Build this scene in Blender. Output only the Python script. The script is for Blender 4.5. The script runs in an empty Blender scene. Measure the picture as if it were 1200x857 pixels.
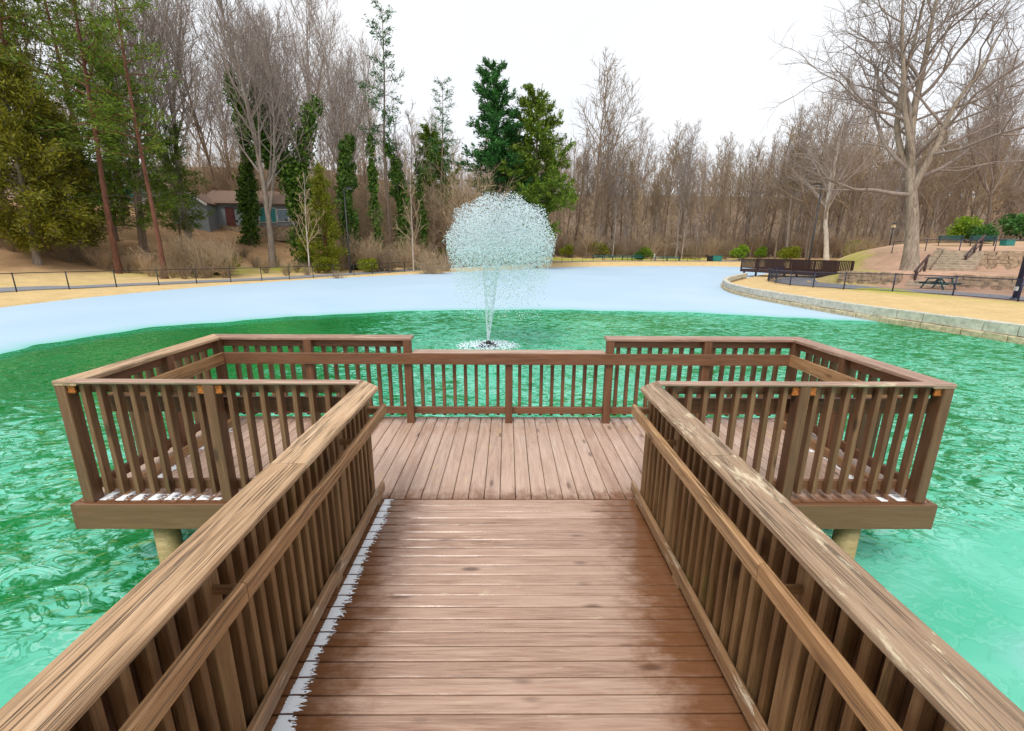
import bpy, bmesh, math, random
import numpy as np
from mathutils import Vector, Matrix

# ------------------------------------------------------------------ camera, sky, sun, exposure
scene = bpy.context.scene
F_PX, PITCH, ROLL, YAW, CAM_H = 527.25, 0.25577, 0.0069, -0.0109, 2.096   # solved from the deck's own geometry
cam_d = bpy.data.cameras.new('camera'); cam = bpy.data.objects.new('camera', cam_d)
scene.collection.objects.link(cam)
cam_d.sensor_fit = 'HORIZONTAL'; cam_d.sensor_width = 36.0
cam_d.lens = 36.0 * F_PX / 1200.0
cam_d.clip_start = 0.05; cam_d.clip_end = 3000
cam.matrix_world = (Matrix.Translation((0, 0, CAM_H)) @ Matrix.Rotation(YAW, 4, 'Z')
                    @ Matrix.Rotation(math.pi / 2 - PITCH, 4, 'X') @ Matrix.Rotation(ROLL, 4, 'Z'))
scene.camera = cam

SUN_EL, SUN_AZ = math.radians(56), math.radians(200)
world = bpy.data.worlds.new('World'); scene.world = world; world.use_nodes = True
wn = world.node_tree.nodes; wl = world.node_tree.links; wn.clear()
w_out = wn.new('ShaderNodeOutputWorld'); w_bg = wn.new('ShaderNodeBackground')
w_sky = wn.new('ShaderNodeTexSky'); w_sky.sky_type = 'NISHITA'; w_sky.sun_disc = False
w_sky.sun_elevation = SUN_EL; w_sky.sun_rotation = SUN_AZ; w_sky.air_density = 1.0; w_sky.dust_density = 2.0
w_noise = wn.new('ShaderNodeTexNoise'); w_noise.inputs['Scale'].default_value = 2.2; w_noise.inputs['Detail'].default_value = 5
w_ramp = wn.new('ShaderNodeValToRGB')      # even overcast cloud layer, faint structure only
w_ramp.color_ramp.elements[0].position = 0.3; w_ramp.color_ramp.elements[0].color = (0.875, 0.905, 0.955, 1)
w_ramp.color_ramp.elements[1].position = 0.7; w_ramp.color_ramp.elements[1].color = (0.955, 0.96, 0.965, 1)
w_mul = wn.new('ShaderNodeVectorMath'); w_mul.operation = 'SCALE'; w_mul.inputs['Scale'].default_value = 6.8
w_mix = wn.new('ShaderNodeMix'); w_mix.data_type = 'RGBA'; w_mix.inputs[0].default_value = 0.93
w_co = wn.new('ShaderNodeTexCoord')
wl.new(w_co.outputs['Generated'], w_noise.inputs['Vector'])
wl.new(w_noise.outputs['Fac'], w_ramp.inputs['Fac']); wl.new(w_ramp.outputs['Color'], w_mul.inputs[0])
wl.new(w_sky.outputs['Color'], w_mix.inputs[6]); wl.new(w_mul.outputs['Vector'], w_mix.inputs[7])
wl.new(w_mix.outputs[2], w_bg.inputs['Color']); w_bg.inputs['Strength'].default_value = 0.1
wl.new(w_bg.outputs['Background'], w_out.inputs['Surface'])

sun_d = bpy.data.lights.new('sun', 'SUN'); sun_d.energy = 1.5; sun_d.angle = math.radians(25); sun_d.color = (1.0, 0.96, 0.9)
sun = bpy.data.objects.new('sun', sun_d); scene.collection.objects.link(sun)
_sd = Vector((math.sin(SUN_AZ) * math.cos(SUN_EL), math.cos(SUN_AZ) * math.cos(SUN_EL), math.sin(SUN_EL)))
sun.rotation_euler = _sd.to_track_quat('Z', 'Y').to_euler()

scene.view_settings.view_transform = 'Standard'; scene.view_settings.look = 'None'
scene.view_settings.exposure = 0.76; scene.view_settings.gamma = 1.0
scene.view_settings.use_curve_mapping = False
scene.cycles.max_bounces = 8; scene.cycles.diffuse_bounces = 3; scene.cycles.transparent_max_bounces = 16

# ------------------------------------------------------------------ pixel -> direction (photograph is 1200 x 857)
def ray(px, py):
    a, b = px - 600, py - 428.5
    cr, sr = math.cos(ROLL), math.sin(ROLL)
    a, b = (cr * a + sr * b) / F_PX, (-sr * a + cr * b) / F_PX
    cp, sp = math.cos(PITCH), math.sin(PITCH)
    yr = cp - b * sp; z = -sp - b * cp
    cy, sy = math.cos(YAW), math.sin(YAW)
    return (cy * a - sy * yr, sy * a + cy * yr, z)
def at_y(px, py, Y):
    d = ray(px, py); t = Y / d[1]
    return (d[0] * t, Y, CAM_H + d[2] * t)
def x_at(px, py, Y): return at_y(px, py, Y)[0]

# ------------------------------------------------------------------ small helpers
C = scene.collection
WATER_Z = -0.75
def link(o): C.objects.link(o); return o
def tag(o, label=None, cat=None, group=None, kind=None):
    if label: o['label'] = label
    if cat: o['category'] = cat
    if group: o['group'] = group
    if kind: o['kind'] = kind
    return o
def empty(name, loc, label=None, cat=None, group=None, rz=0.0, sc=1.0):
    o = bpy.data.objects.new(name, None); link(o); o.empty_display_size = 0.2
    o.location = loc; o.rotation_euler = (0, 0, rz); o.scale = (sc, sc, sc) if not isinstance(sc, tuple) else sc
    return tag(o, label, cat, group)
def root_matrix(r):
    s = r.scale
    return Matrix.Translation(r.location) @ r.rotation_euler.to_matrix().to_4x4() @ Matrix.Diagonal((s[0], s[1], s[2], 1))
def add(name, mesh, parent=None, mw=None):
    o = bpy.data.objects.new(name, mesh); link(o)
    mw = mw if mw is not None else Matrix.Identity(4)
    if parent is not None:
        o.parent = parent
        o.matrix_local = WM[parent.name].inverted() @ mw if parent.name in WM else root_matrix(parent).inverted() @ mw
    else:
        o.matrix_local = mw
    WM[o.name] = mw
    return o
WM = {}
def mesh_from(name, verts, faces, mat=None, smooth=False):
    me = bpy.data.meshes.new(name)
    me.from_pydata([tuple(v) for v in verts], [], [tuple(f) for f in faces])
    if mat: me.materials.append(mat)
    if smooth: me.polygons.foreach_set('use_smooth', [True] * len(me.polygons))
    me.update(); return me
def mesh_np(name, V, polys_n, mat=None, smooth=False):
    """V (n,3); polys_n (m,k) with constant k."""
    me = bpy.data.meshes.new(name); k = polys_n.shape[1]; m = len(polys_n)
    me.vertices.add(len(V)); me.vertices.foreach_set('co', np.ascontiguousarray(V, dtype=np.float32).ravel())
    me.loops.add(m * k); me.loops.foreach_set('vertex_index', np.ascontiguousarray(polys_n, dtype=np.int32).ravel())
    me.polygons.add(m); me.polygons.foreach_set('loop_start', np.arange(0, m * k, k, dtype=np.int32))
    try: me.polygons.foreach_set('loop_total', np.full(m, k, dtype=np.int32))
    except Exception: pass
    if smooth: me.polygons.foreach_set('use_smooth', np.ones(m, dtype=bool))
    me.update(calc_edges=True)
    if mat: me.materials.append(mat)
    return me
def point_color(me, col):
    a = me.color_attributes.new('Col', 'FLOAT_COLOR', 'POINT')
    c = np.ones((len(col), 4), dtype=np.float32); c[:, :3] = col
    a.data.foreach_set('color', c.ravel())

class MB:
    """collects boxes, prisms and tubes into one mesh"""
    def __init__(s): s.v = []; s.f = []
    def poly(s, vs, fs):
        n = len(s.v); s.v += [tuple(p) for p in vs]; s.f += [tuple(i + n for i in f) for f in fs]
    def box(s, c, d, rz=0.0):
        x, y, z = d[0] / 2, d[1] / 2, d[2] / 2; cs, sn = math.cos(rz), math.sin(rz)
        vs = []
        for sz in (-z, z):
            for sx, sy in ((-x, -y), (x, -y), (x, y), (-x, y)):
                vs.append((c[0] + sx * cs - sy * sn, c[1] + sx * sn + sy * cs, c[2] + sz))
        s.poly(vs, [(3, 2, 1, 0), (4, 5, 6, 7), (0, 1, 5, 4), (1, 2, 6, 5), (2, 3, 7, 6), (3, 0, 4, 7)])
    def bar(s, a, b, w, t, up=(0, 0, 1)):
        a, b = Vector(a), Vector(b); x = (b - a).normalized(); y = Vector(up).cross(x).normalized(); z = x.cross(y)
        vs = []
        for p in (a, b):
            for sy, sz in ((-1, -1), (1, -1), (1, 1), (-1, 1)): vs.append(p + y * (sy * w / 2) + z * (sz * t / 2))
        s.poly(vs, [(3, 2, 1, 0), (4, 5, 6, 7), (0, 1, 5, 4), (1, 2, 6, 5), (2, 3, 7, 6), (3, 0, 4, 7)])
    def tube(s, pts, r, n=8):
        pts = [Vector(p) for p in pts]; rs = r if isinstance(r, (list, tuple)) else [r] * len(pts)
        base = len(s.v); t0 = None
        for i, p in enumerate(pts):
            t = (pts[min(i + 1, len(pts) - 1)] - pts[max(i - 1, 0)]).normalized()
            u = t.cross(Vector((0.31, 0.17, 0.93)) if abs(t.z) < .85 else Vector((1, 0, 0))).normalized(); w = t.cross(u)
            for k in range(n):
                a = 2 * math.pi * k / n; s.v.append(tuple(p + (u * math.cos(a) + w * math.sin(a)) * rs[i]))
        for i in range(len(pts) - 1):
            for k in range(n):
                a = base + i * n + k; b = base + i * n + (k + 1) % n; s.f.append((a, b, b + n, a + n))
        s.f.append(tuple(base + k for k in range(n))[::-1]); s.f.append(tuple(base + (len(pts) - 1) * n + k for k in range(n)))
    def mesh(s, name, mat, smooth=False): return mesh_from(name, s.v, s.f, mat, smooth)
    def build(s, name, mat, parent=None, smooth=False, mw=None):
        """vertices are given in world space unless mw says otherwise"""
        return add(name, s.mesh(name, mat, smooth), parent, mw)

# ------------------------------------------------------------------ materials
def new_mat(name):
    m = bpy.data.materials.new(name); m.use_nodes = True; nt = m.node_tree
    b = nt.nodes['Principled BSDF']; return m, nt, b
class NG:
    def __init__(s, nt): s.nt = nt
    def n(s, t, **kw):
        x = s.nt.nodes.new(t)
        for k, v in kw.items(): setattr(x, k, v)
        return x
    def l(s, a, b): s.nt.links.new(a, b)
    def val(s, sock, v):
        if hasattr(v, 'is_linked') or hasattr(v, 'links'): s.l(v, sock)
        else: sock.default_value = v
    def math(s, op, a, b=0.5, c=None, clamp=False):
        x = s.n('ShaderNodeMath', operation=op); x.use_clamp = clamp
        s.val(x.inputs[0], a); s.val(x.inputs[1], b)
        if c is not None: s.val(x.inputs[2], c)
        return x.outputs[0]
    def mix(s, f, a, b, blend='MIX'):
        x = s.n('ShaderNodeMix', data_type='RGBA', blend_type=blend); x.clamp_factor = True
        s.val(x.inputs[0], f)
        for i, v in ((6, a), (7, b)):
            if isinstance(v, tuple): x.inputs[i].default_value = v if len(v) == 4 else (*v, 1)
            else: s.l(v, x.inputs[i])
        return x.outputs[2]
    def noise(s, vec, scale, detail=4, rough=.55, dist=0.0):
        x = s.n('ShaderNodeTexNoise'); x.inputs['Scale'].default_value = scale; x.inputs['Detail'].default_value = detail
        x.inputs['Roughness'].default_value = rough; x.inputs['Distortion'].default_value = dist
        if vec is not None: s.l(vec, x.inputs['Vector'])
        return x.outputs['Fac']
    def ramp(s, f, stops):
        x = s.n('ShaderNodeValToRGB'); el = x.color_ramp.elements
        while len(el) < len(stops): el.new(0.5)
        for e, (p, c) in zip(el, stops): e.position = p; e.color = (*c, 1) if len(c) == 3 else c
        s.l(f, x.inputs[0]); return x.outputs[0]
    def sstep(s, v, a, b):
        x = s.n('ShaderNodeMapRange', interpolation_type='SMOOTHSTEP')
        s.l(v, x.inputs[0]); x.inputs[1].default_value = a; x.inputs[2].default_value = b
        return x.outputs[0]
    def mapv(s, vec, sc):
        x = s.n('ShaderNodeMapping'); s.l(vec, x.inputs[0]); x.inputs['Scale'].default_value = sc; return x.outputs[0]
    def objvec(s, k=31.0):
        tc = s.n('ShaderNodeTexCoord'); oi = s.n('ShaderNodeObjectInfo')
        r = s.math('MULTIPLY', oi.outputs['Random'], k)
        cb = s.n('ShaderNodeCombineXYZ'); s.l(r, cb.inputs[0]); s.l(s.math('MULTIPLY', r, 1.7), cb.inputs[1]); s.l(s.math('MULTIPLY', r, .6), cb.inputs[2])
        ad = s.n('ShaderNodeVectorMath', operation='ADD'); s.l(tc.outputs['Object'], ad.inputs[0]); s.l(cb.outputs[0], ad.inputs[1])
        return ad.outputs[0], tc.outputs['Object'], oi.outputs['Random']
    def bump(s, h, strength, dist, b):
        x = s.n('ShaderNodeBump'); x.inputs['Strength'].default_value = strength; x.inputs['Distance'].default_value = dist
        s.l(h, x.inputs['Height']); s.l(x.outputs[0], b.inputs['Normal'])

def wood(name, c_dark, c_mid, c_light, rough=(.35, .65), crack=.7, flake=None, flake_at=.62, moss=0.0, knots=True, wet_and_reflection=None, bump=.5, gscale=1.0):
    m, nt, b = new_mat(name); g = NG(nt)
    v, vo, rnd = g.objvec()
    broad = g.noise(g.mapv(v, (1.3, 16 * gscale, 16 * gscale)), 1.0, 6, .62, 1.4)
    fine = g.noise(g.mapv(v, (5.0, 190 * gscale, 190 * gscale)), 1.0, 5, .7, .4)
    ck = g.noise(g.mapv(v, (.9, 80 * gscale, 80 * gscale)), 1.0, 3, .6, .5)
    ckl = g.math('SUBTRACT', 1.0, g.math('MULTIPLY', g.math('ABSOLUTE', g.math('SUBTRACT', ck, .5)), 24.0), clamp=True)   # long thin lines along the grain
    pres = g.sstep(g.noise(g.mapv(v, (1.6, 18, 18)), 1.0, 2), .38, .60)
    ckl = g.math('MULTIPLY', ckl, pres)
    mixf = g.math('ADD', g.math('MULTIPLY', broad, .55), g.math('MULTIPLY', fine, .45))
    tone = g.math('ADD', mixf, g.math('MULTIPLY', g.math('SUBTRACT', rnd, .5), .16))
    col = g.ramp(tone, [(.30, c_dark), (.5, c_mid), (.70, c_light)])
    h = g.math('ADD', g.math('MULTIPLY', fine, .5), g.math('MULTIPLY', ckl, -1.2 * crack))
    if knots:
        vor = g.n('ShaderNodeTexVoronoi', feature='F1'); g.l(g.mapv(v, (2.2, 7, 7)), vor.inputs['Vector']); vor.inputs['Scale'].default_value = .8
        kn = g.sstep(vor.outputs['Distance'], .16, .05)
        col = g.mix(g.math('MULTIPLY', kn, .75), col, tuple(x * .35 for x in c_dark))
    col = g.mix(g.math('MULTIPLY', ckl, crack), col, tuple(x * .22 for x in c_dark))
    if flake is not None:
        fl = g.math('ADD', g.math('MULTIPLY', g.noise(g.mapv(v, (5, 26, 26)), 1.0, 6, .7, .4), .7), g.math('MULTIPLY', g.noise(g.mapv(v, (1.3, 4, 4)), 1.0, 3), .3))
        fm = g.sstep(fl, flake_at - .03, flake_at + .03)
        col = g.mix(g.math('MULTIPLY', fm, .8), col, flake)
        h = g.math('ADD', h, g.math('MULTIPLY', fm, -.5))
    if moss > 0:
        mm = g.sstep(g.noise(g.mapv(v, (2.4, 5, 5)), 1.0, 4, .6), .56, .72)
        col = g.mix(g.math('MULTIPLY', mm, moss), col, (.10, .12, .012))
    rn = g.noise(g.mapv(v, (3, 8, 8)), 1.0, 4, .6)
    ro = g.math('ADD', rough[0], g.math('MULTIPLY', g.sstep(rn, .35, .65), rough[1] - rough[0]))
    if wet_and_reflection is not None:       # worn stain and sky reflection painted pale mid-board; rail reflection and wet painted darker towards the ends by the kerbs
        sx = g.n('ShaderNodeSeparateXYZ'); g.l(vo, sx.inputs[0])
        e = g.math('ABSOLUTE', g.math('SUBTRACT', sx.outputs[0], wet_and_reflection[0]))
        e = g.math('ADD', e, g.math('MULTIPLY', g.math('SUBTRACT', g.noise(g.mapv(v, (7, 12, 12)), 1.0, 5, .65), .5), wet_and_reflection[3]))
        em = g.sstep(e, wet_and_reflection[1], wet_and_reflection[2])
        col = g.mix(g.math('MULTIPLY', em, .88), col, g.mix(fine, (.10, .034, .009), (.21, .082, .026)))
        ro = g.math('MULTIPLY', ro, g.math('SUBTRACT', 1.0, g.math('MULTIPLY', em, .55)))
    g.l(col, b.inputs['Base Color']); g.l(ro, b.inputs['Roughness'])
    g.bump(h, bump, .004, b)
    return m

M = {}
M['deck'] = wood('deck_stain', (.22, .115, .072), (.43, .275, .20), (.55, .385, .295), rough=(.10, .32), crack=.35, flake=(.52, .40, .28), flake_at=.63, wet_and_reflection=(0.0, .60, .98, .62), bump=.18)
M['platform'] = wood('platform_stain', (.33, .205, .15), (.49, .34, .262), (.61, .455, .36), rough=(.14, .42), crack=.3, flake=(.55, .40, .20), flake_at=.62, wet_and_reflection=(0.0, .74, 1.0, .5), bump=.18)
M['cap_tan'] = wood('weathered_cap_tan', (.28, .155, .075), (.50, .32, .18), (.64, .46, .30), rough=(.45, .7), crack=1.0, flake=(.60, .49, .40), flake_at=.64, bump=.9)
M['cap_grey'] = wood('weathered_cap_flaking', (.20, .12, .066), (.36, .24, .148), (.50, .375, .255), rough=(.45, .7), crack=.9, flake=(.68, .56, .38), flake_at=.56, bump=.8)
M['cap_rose'] = wood('painted_cap_rose', (.26, .145, .10), (.40, .25, .185), (.54, .39, .30), rough=(.3, .55), crack=.5, flake=(.64, .54, .36), flake_at=.60, bump=.5)
M['handrail'] = wood('weathered_handrail', (.24, .115, .045), (.41, .225, .10), (.55, .345, .18), rough=(.4, .65), crack=.95, flake=(.54, .41, .28), flake_at=.65, bump=.8)
M['rail'] = wood('rail_brown', (.115, .047, .022), (.18, .078, .037), (.26, .13, .066), rough=(.4, .65), crack=.5, bump=.5)
M['baluster'] = wood('baluster_brown', (.125, .052, .022), (.195, .088, .040), (.28, .145, .072), rough=(.45, .7), crack=.5, moss=.12, bump=.5)
M['baluster_ramp'] = wood('baluster_amber_brown', (.12, .055, .018), (.21, .112, .043), (.33, .20, .09), rough=(.5, .75), crack=.6, moss=.32, bump=.5)
M['light_blocker'] = wood('light_blocker_brown', (.045, .018, .006), (.08, .034, .012), (.12, .056, .022), rough=(.5, .75), crack=.4, bump=.4)  # for backing boards added to make shade between the pickets
M['fascia'] = wood('fascia_brown', (.135, .056, .024), (.185, .082, .036), (.235, .118, .056), rough=(.35, .55), crack=.3, flake=(.42, .30, .18), flake_at=.69, bump=.3)
M['pile'] = wood('treated_pile', (.22, .15, .05), (.38, .28, .12), (.50, .39, .19), rough=(.5, .75), crack=.5, moss=.25, bump=.4)
M['curb'] = wood('curb_worn', (.20, .105, .046), (.36, .205, .10), (.50, .34, .21), rough=(.35, .65), crack=.7, flake=(.62, .51, .37), flake_at=.58, bump=.7)

def plain(name, col, rough=.6, var=.25, scale=8.0, metal=0.0, bump=0.0, spec=None):
    m, nt, b = new_mat(name); g = NG(nt)
    v, vo, rnd = g.objvec()
    n = g.noise(v, scale, 5, .6)
    lo = tuple(x * (1 - var) for x in col); hi = tuple(min(1, x * (1 + var)) for x in col)
    g.l(g.ramp(n, [(.3, lo), (.7, hi)]), b.inputs['Base Color'])
    b.inputs['Roughness'].default_value = rough; b.inputs['Metallic'].default_value = metal
    if spec is not None: b.inputs['Specular IOR Level'].default_value = spec
    if bump: g.bump(n, bump, .01, b)
    return m
def bark(name, c1, c2, scale=1.0):
    m, nt, b = new_mat(name); g = NG(nt)
    tc = g.n('ShaderNodeTexCoord'); oi = g.n('ShaderNodeObjectInfo')
    n = g.noise(g.mapv(tc.outputs['Object'], (7 * scale, 7 * scale, 1.6 * scale)), 1.0, 5, .65, .6)
    n2 = g.noise(tc.outputs['Object'], .35, 3)
    f = g.math('ADD', g.math('MULTIPLY', n, .75), g.math('MULTIPLY', n2, .25))
    col = g.ramp(f, [(.34, c1), (.64, c2)])
    br = g.math('ADD', .82, g.math('MULTIPLY', oi.outputs['Random'], .36))
    hs = g.n('ShaderNodeHueSaturation'); g.l(col, hs.inputs['Color']); g.l(br, hs.inputs['Value'])
    g.l(hs.outputs[0], b.inputs['Base Color']); b.inputs['Roughness'].default_value = .9
    b.inputs['Specular IOR Level'].default_value = .2
    g.bump(n, .8, .04, b)
    return m
def leafmat(name, c1, c2, trans=.25):
    """leaf colour varies from leaf to leaf (stored per leaf) and from tree to tree"""
    m, nt, b = new_mat(name); g = NG(nt)
    at = g.n('ShaderNodeAttribute', attribute_name='Col'); oi = g.n('ShaderNodeObjectInfo')
    sx = g.n('ShaderNodeSeparateColor'); g.l(at.outputs['Color'], sx.inputs[0])
    col = g.mix(sx.outputs[0], c1, c2)
    hs = g.n('ShaderNodeHueSaturation'); g.l(col, hs.inputs['Color'])
    g.l(g.math('ADD', .85, g.math('MULTIPLY', oi.outputs['Random'], .3)), hs.inputs['Value'])
    g.l(hs.outputs[0], b.inputs['Base Color']); b.inputs['Roughness'].default_value = .6
    b.inputs['Specular IOR Level'].default_value = .3
    tr = g.n('ShaderNodeBsdfTranslucent'); g.l(hs.outputs[0], tr.inputs['Color'])
    mx = g.n('ShaderNodeMixShader'); mx.inputs[0].default_value = trans
    out = nt.nodes['Material Output']
    g.l(b.outputs[0], mx.inputs[1]); g.l(tr.outputs[0], mx.inputs[2]); g.l(mx.outputs[0], out.inputs['Surface'])
    return m
M['bark_grey'] = bark('bark_grey', (.16, .125, .10), (.36, .30, .25))
M['bark_brown'] = bark('bark_brown', (.11, .078, .058), (.27, .20, .15))
M['bark_oak'] = bark('bark_oak', (.19, .145, .11), (.50, .42, .33))
M['bark_red'] = bark('bark_red', (.085, .035, .022), (.22, .10, .065))
M['bark_pale'] = bark('bark_pale', (.32, .27, .22), (.62, .55, .47))
M['twig_grey'] = bark('twig_grey', (.24, .19, .16), (.40, .335, .295))
M['twig_brown'] = bark('twig_brown', (.22, .155, .10), (.41, .31, .205))
M['twig_tan'] = bark('twig_tan', (.31, .215, .13), (.52, .385, .25))
M['leaf_pine'] = leafmat('leaf_pine', (.018, .075, .022), (.07, .24, .045))
M['leaf_cedar'] = leafmat('leaf_cedar', (.09, .105, .007), (.30, .285, .024))
M['leaf_green'] = leafmat('leaf_green', (.055, .115, .010), (.20, .29, .025))
M['leaf_ivy'] = leafmat('leaf_ivy', (.022, .075, .010), (.15, .25, .03))
M['leaf_olive'] = leafmat('leaf_olive', (.10, .135, .006), (.30, .32, .018))
M['leaf_lime'] = leafmat('leaf_lime', (.09, .18, .010), (.30, .44, .03))
M['leaf_bush'] = leafmat('leaf_bush', (.025, .085, .022), (.10, .26, .05))
M['black_metal'] = plain('black_metal', (.012, .013, .016), .45, .3, 12)
M['navy_metal'] = plain('navy_metal', (.014, .018, .055), .4, .3, 12)
M['lamp_glass'] = plain('lamp_glass', (.55, .58, .6), .3, .05)
M['brown_paint'] = plain('brown_painted_wood', (.055, .026, .022), .5, .35, 9)
M['table_green'] = plain('table_green', (.012, .075, .07), .45, .3, 9)
M['table_top'] = plain('table_top', (.10, .11, .11), .6, .3, 9)
M['teal_box'] = plain('teal_box', (.02, .20, .17), .45, .2, 5)
M['rust'] = plain('rusty_bracket', (.42, .13, .02), .7, .5, 60, bump=.4)
M['dark_gap'] = plain('dark_timber', (.03, .018, .010), .8, .3, 6)
M['white_plastic'] = plain('white_plastic', (.7, .7, .68), .5, .08)

# ------------------------------------------------------------------ planks: local x is the grain, so every board keeps its own figure
def plank_mesh(name, L, w, t, mat, sk0=0.0, sk1=0.0, ch=.004, seg=1, jit=0.0, seed=0):
    rs = random.Random(seed)
    prof = [(-w / 2 + ch, -t / 2), (w / 2 - ch, -t / 2), (w / 2, -t / 2 + ch), (w / 2, t / 2 - ch),
            (w / 2 - ch, t / 2), (-w / 2 + ch, t / 2), (-w / 2, t / 2 - ch), (-w / 2, -t / 2 + ch)]
    vs = []; fs = []
    for i in range(seg + 1):
        u = i / seg
        dy, dz = (rs.uniform(-jit, jit), rs.uniform(-jit, jit)) if 0 < i < seg else (0, 0)
        for (y, z) in prof:
            x = -L / 2 + L * u + y * (sk0 * (1 - u) + sk1 * u)
            vs.append((x, y + dy + (rs.uniform(-jit, jit) * .6 if jit else 0), z + dz + (rs.uniform(-jit, jit) * .6 if jit else 0)))
    for i in range(seg):
        for k in range(8):
            a = i * 8 + k; b = i * 8 + (k + 1) % 8; fs.append((a, b, b + 8, a + 8))
    fs.append(tuple(range(8))[::-1]); fs.append(tuple(seg * 8 + k for k in range(8)))
    return mesh_from(name, vs, fs, mat)
def frame(a, b, up=(0, 0, 1)):
    a, b = Vector(a), Vector(b); x = (b - a).normalized(); y = Vector(up).cross(x).normalized(); z = x.cross(y)
    m = Matrix((x, y, z)).transposed().to_4x4(); m.translation = (a + b) / 2
    return m, (b - a).length
_pc = {}
def plank(name, mat, parent, a, b, w, t, up=(0, 0, 1), sk0=0.0, sk1=0.0, ch=.004, seg=1, jit=0.0, share=True, seed=0):
    m, L = frame(a, b, up)
    key = (round(L, 3), round(w, 4), round(t, 4), mat.name, round(sk0, 3), round(sk1, 3), ch, seg, jit, seed)
    if share and key in _pc: me = _pc[key]
    else:
        me = plank_mesh(name, L, w, t, mat, sk0, sk1, ch, seg, jit, seed)
        if share: _pc[key] = me
    return add(name, me, parent, m)

# ------------------------------------------------------------------ terrain
def sstep(a, b, x):
    t = np.clip((np.asarray(x, float) - a) / (b - a), 0, 1); return t * t * (3 - 2 * t)
def catmull(P, n=6, closed=False):
    P = [np.array(p, float) for p in P]; out = []; N = len(P)
    rng_ = range(N) if closed else range(N - 1)
    for i in rng_:
        p0 = P[(i - 1) % N] if closed or i > 0 else P[0]; p1 = P[i]; p2 = P[(i + 1) % N]
        p3 = P[(i + 2) % N] if closed or i + 2 < N else P[-1]
        for k in range(n):
            t = k / n
            out.append(.5 * ((2 * p1) + (-p0 + p2) * t + (2 * p0 - 5 * p1 + 4 * p2 - p3) * t * t + (-p0 + 3 * p1 - 3 * p2 + p3) * t ** 3))
    if not closed: out.append(P[-1])
    return np.array(out)
SHORE = catmull([(-23.0, 12), (-23.2, 20.7), (-23.2, 24.4), (-22.6, 28), (-21.6, 32), (-19.8, 36.4), (-15.6, 43), (-7.4, 52.9), (4.5, 67), (12, 73),
                 (24, 77.5), (36, 78.5), (40, 72), (37, 64), (32.5, 57), (27, 50), (20.5, 41.5), (17.4, 36.8), (15.5, 32.2), (14.75, 28.6), (14.65, 25.2),
                 (15.1, 19.5), (15.8, 16.15), (16.3, 13.75), (17, 8), (16, 0), (10, -6), (0, -8), (-10, -6), (-18, 2)], 6, True)
FENCE_L = catmull([(-29.8, 10), (-28.8, 20), (-27.96, 26.6), (-26.4, 28.6), (-25.3, 30.6), (-23.8, 32.6), (-22.4, 34.6), (-20.9, 36.5), (-19.4, 38.5), (-17.85, 40.8), (-16.6, 43.3),
                   (-15, 45.7), (-8.9, 55.2), (0.6, 66), (9.5, 74.5), (20, 80.2), (36, 83), (46, 81)], 6)
FENCE_R = catmull([(27.5, 45.5), (23.8, 41.5), (22.3, 38.6), (21.4, 35.2), (21.3, 32.8), (21.35, 30), (21.8, 27.9), (23, 26.1), (24.1, 24.4), (24.84, 22.0), (25.6, 19), (26, 14), (26, 6)], 6)
LOW_WALL = catmull([(24.2, 37.0), (24.7, 34.8), (25.6, 33.0), (28.0, 30.3), (30.4, 27.2), (32, 23), (33, 17), (33, 8)], 6)
def seg_dist(x, y, P, closed):
    x = np.asarray(x, float); y = np.asarray(y, float)
    best = np.full(x.shape, 1e18); sign = np.zeros(x.shape)
    N = len(P); rng_ = range(N if closed else N - 1)
    for i in rng_:
        ax, ay = P[i]; bx, by = P[(i + 1) % N]; dx, dy = bx - ax, by - ay; L2 = dx * dx + dy * dy + 1e-12
        t = np.clip(((x - ax) * dx + (y - ay) * dy) / L2, 0, 1)
        qx, qy = x - ax - t * dx, y - ay - t * dy; d = qx * qx + qy * qy
        cr = dx * (y - ay) - dy * (x - ax)
        m = d < best; best = np.where(m, d, best); sign = np.where(m, cr, sign)
    return np.sqrt(best), sign
def inside(x, y, P):
    x = np.asarray(x, float); y = np.asarray(y, float); c = np.zeros(x.shape, bool); N = len(P); j = N - 1
    for i in range(N):
        xi, yi = P[i]; xj, yj = P[j]
        cond = ((yi > y) != (yj > y)) & (x < (xj - xi) * (y - yi) / (yj - yi + 1e-12) + xi); c ^= cond; j = i
    return c
def shore_s(x, y):
    d, _ = seg_dist(x, y, SHORE, True); return np.where(inside(x, y, SHORE), -d, d)
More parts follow.
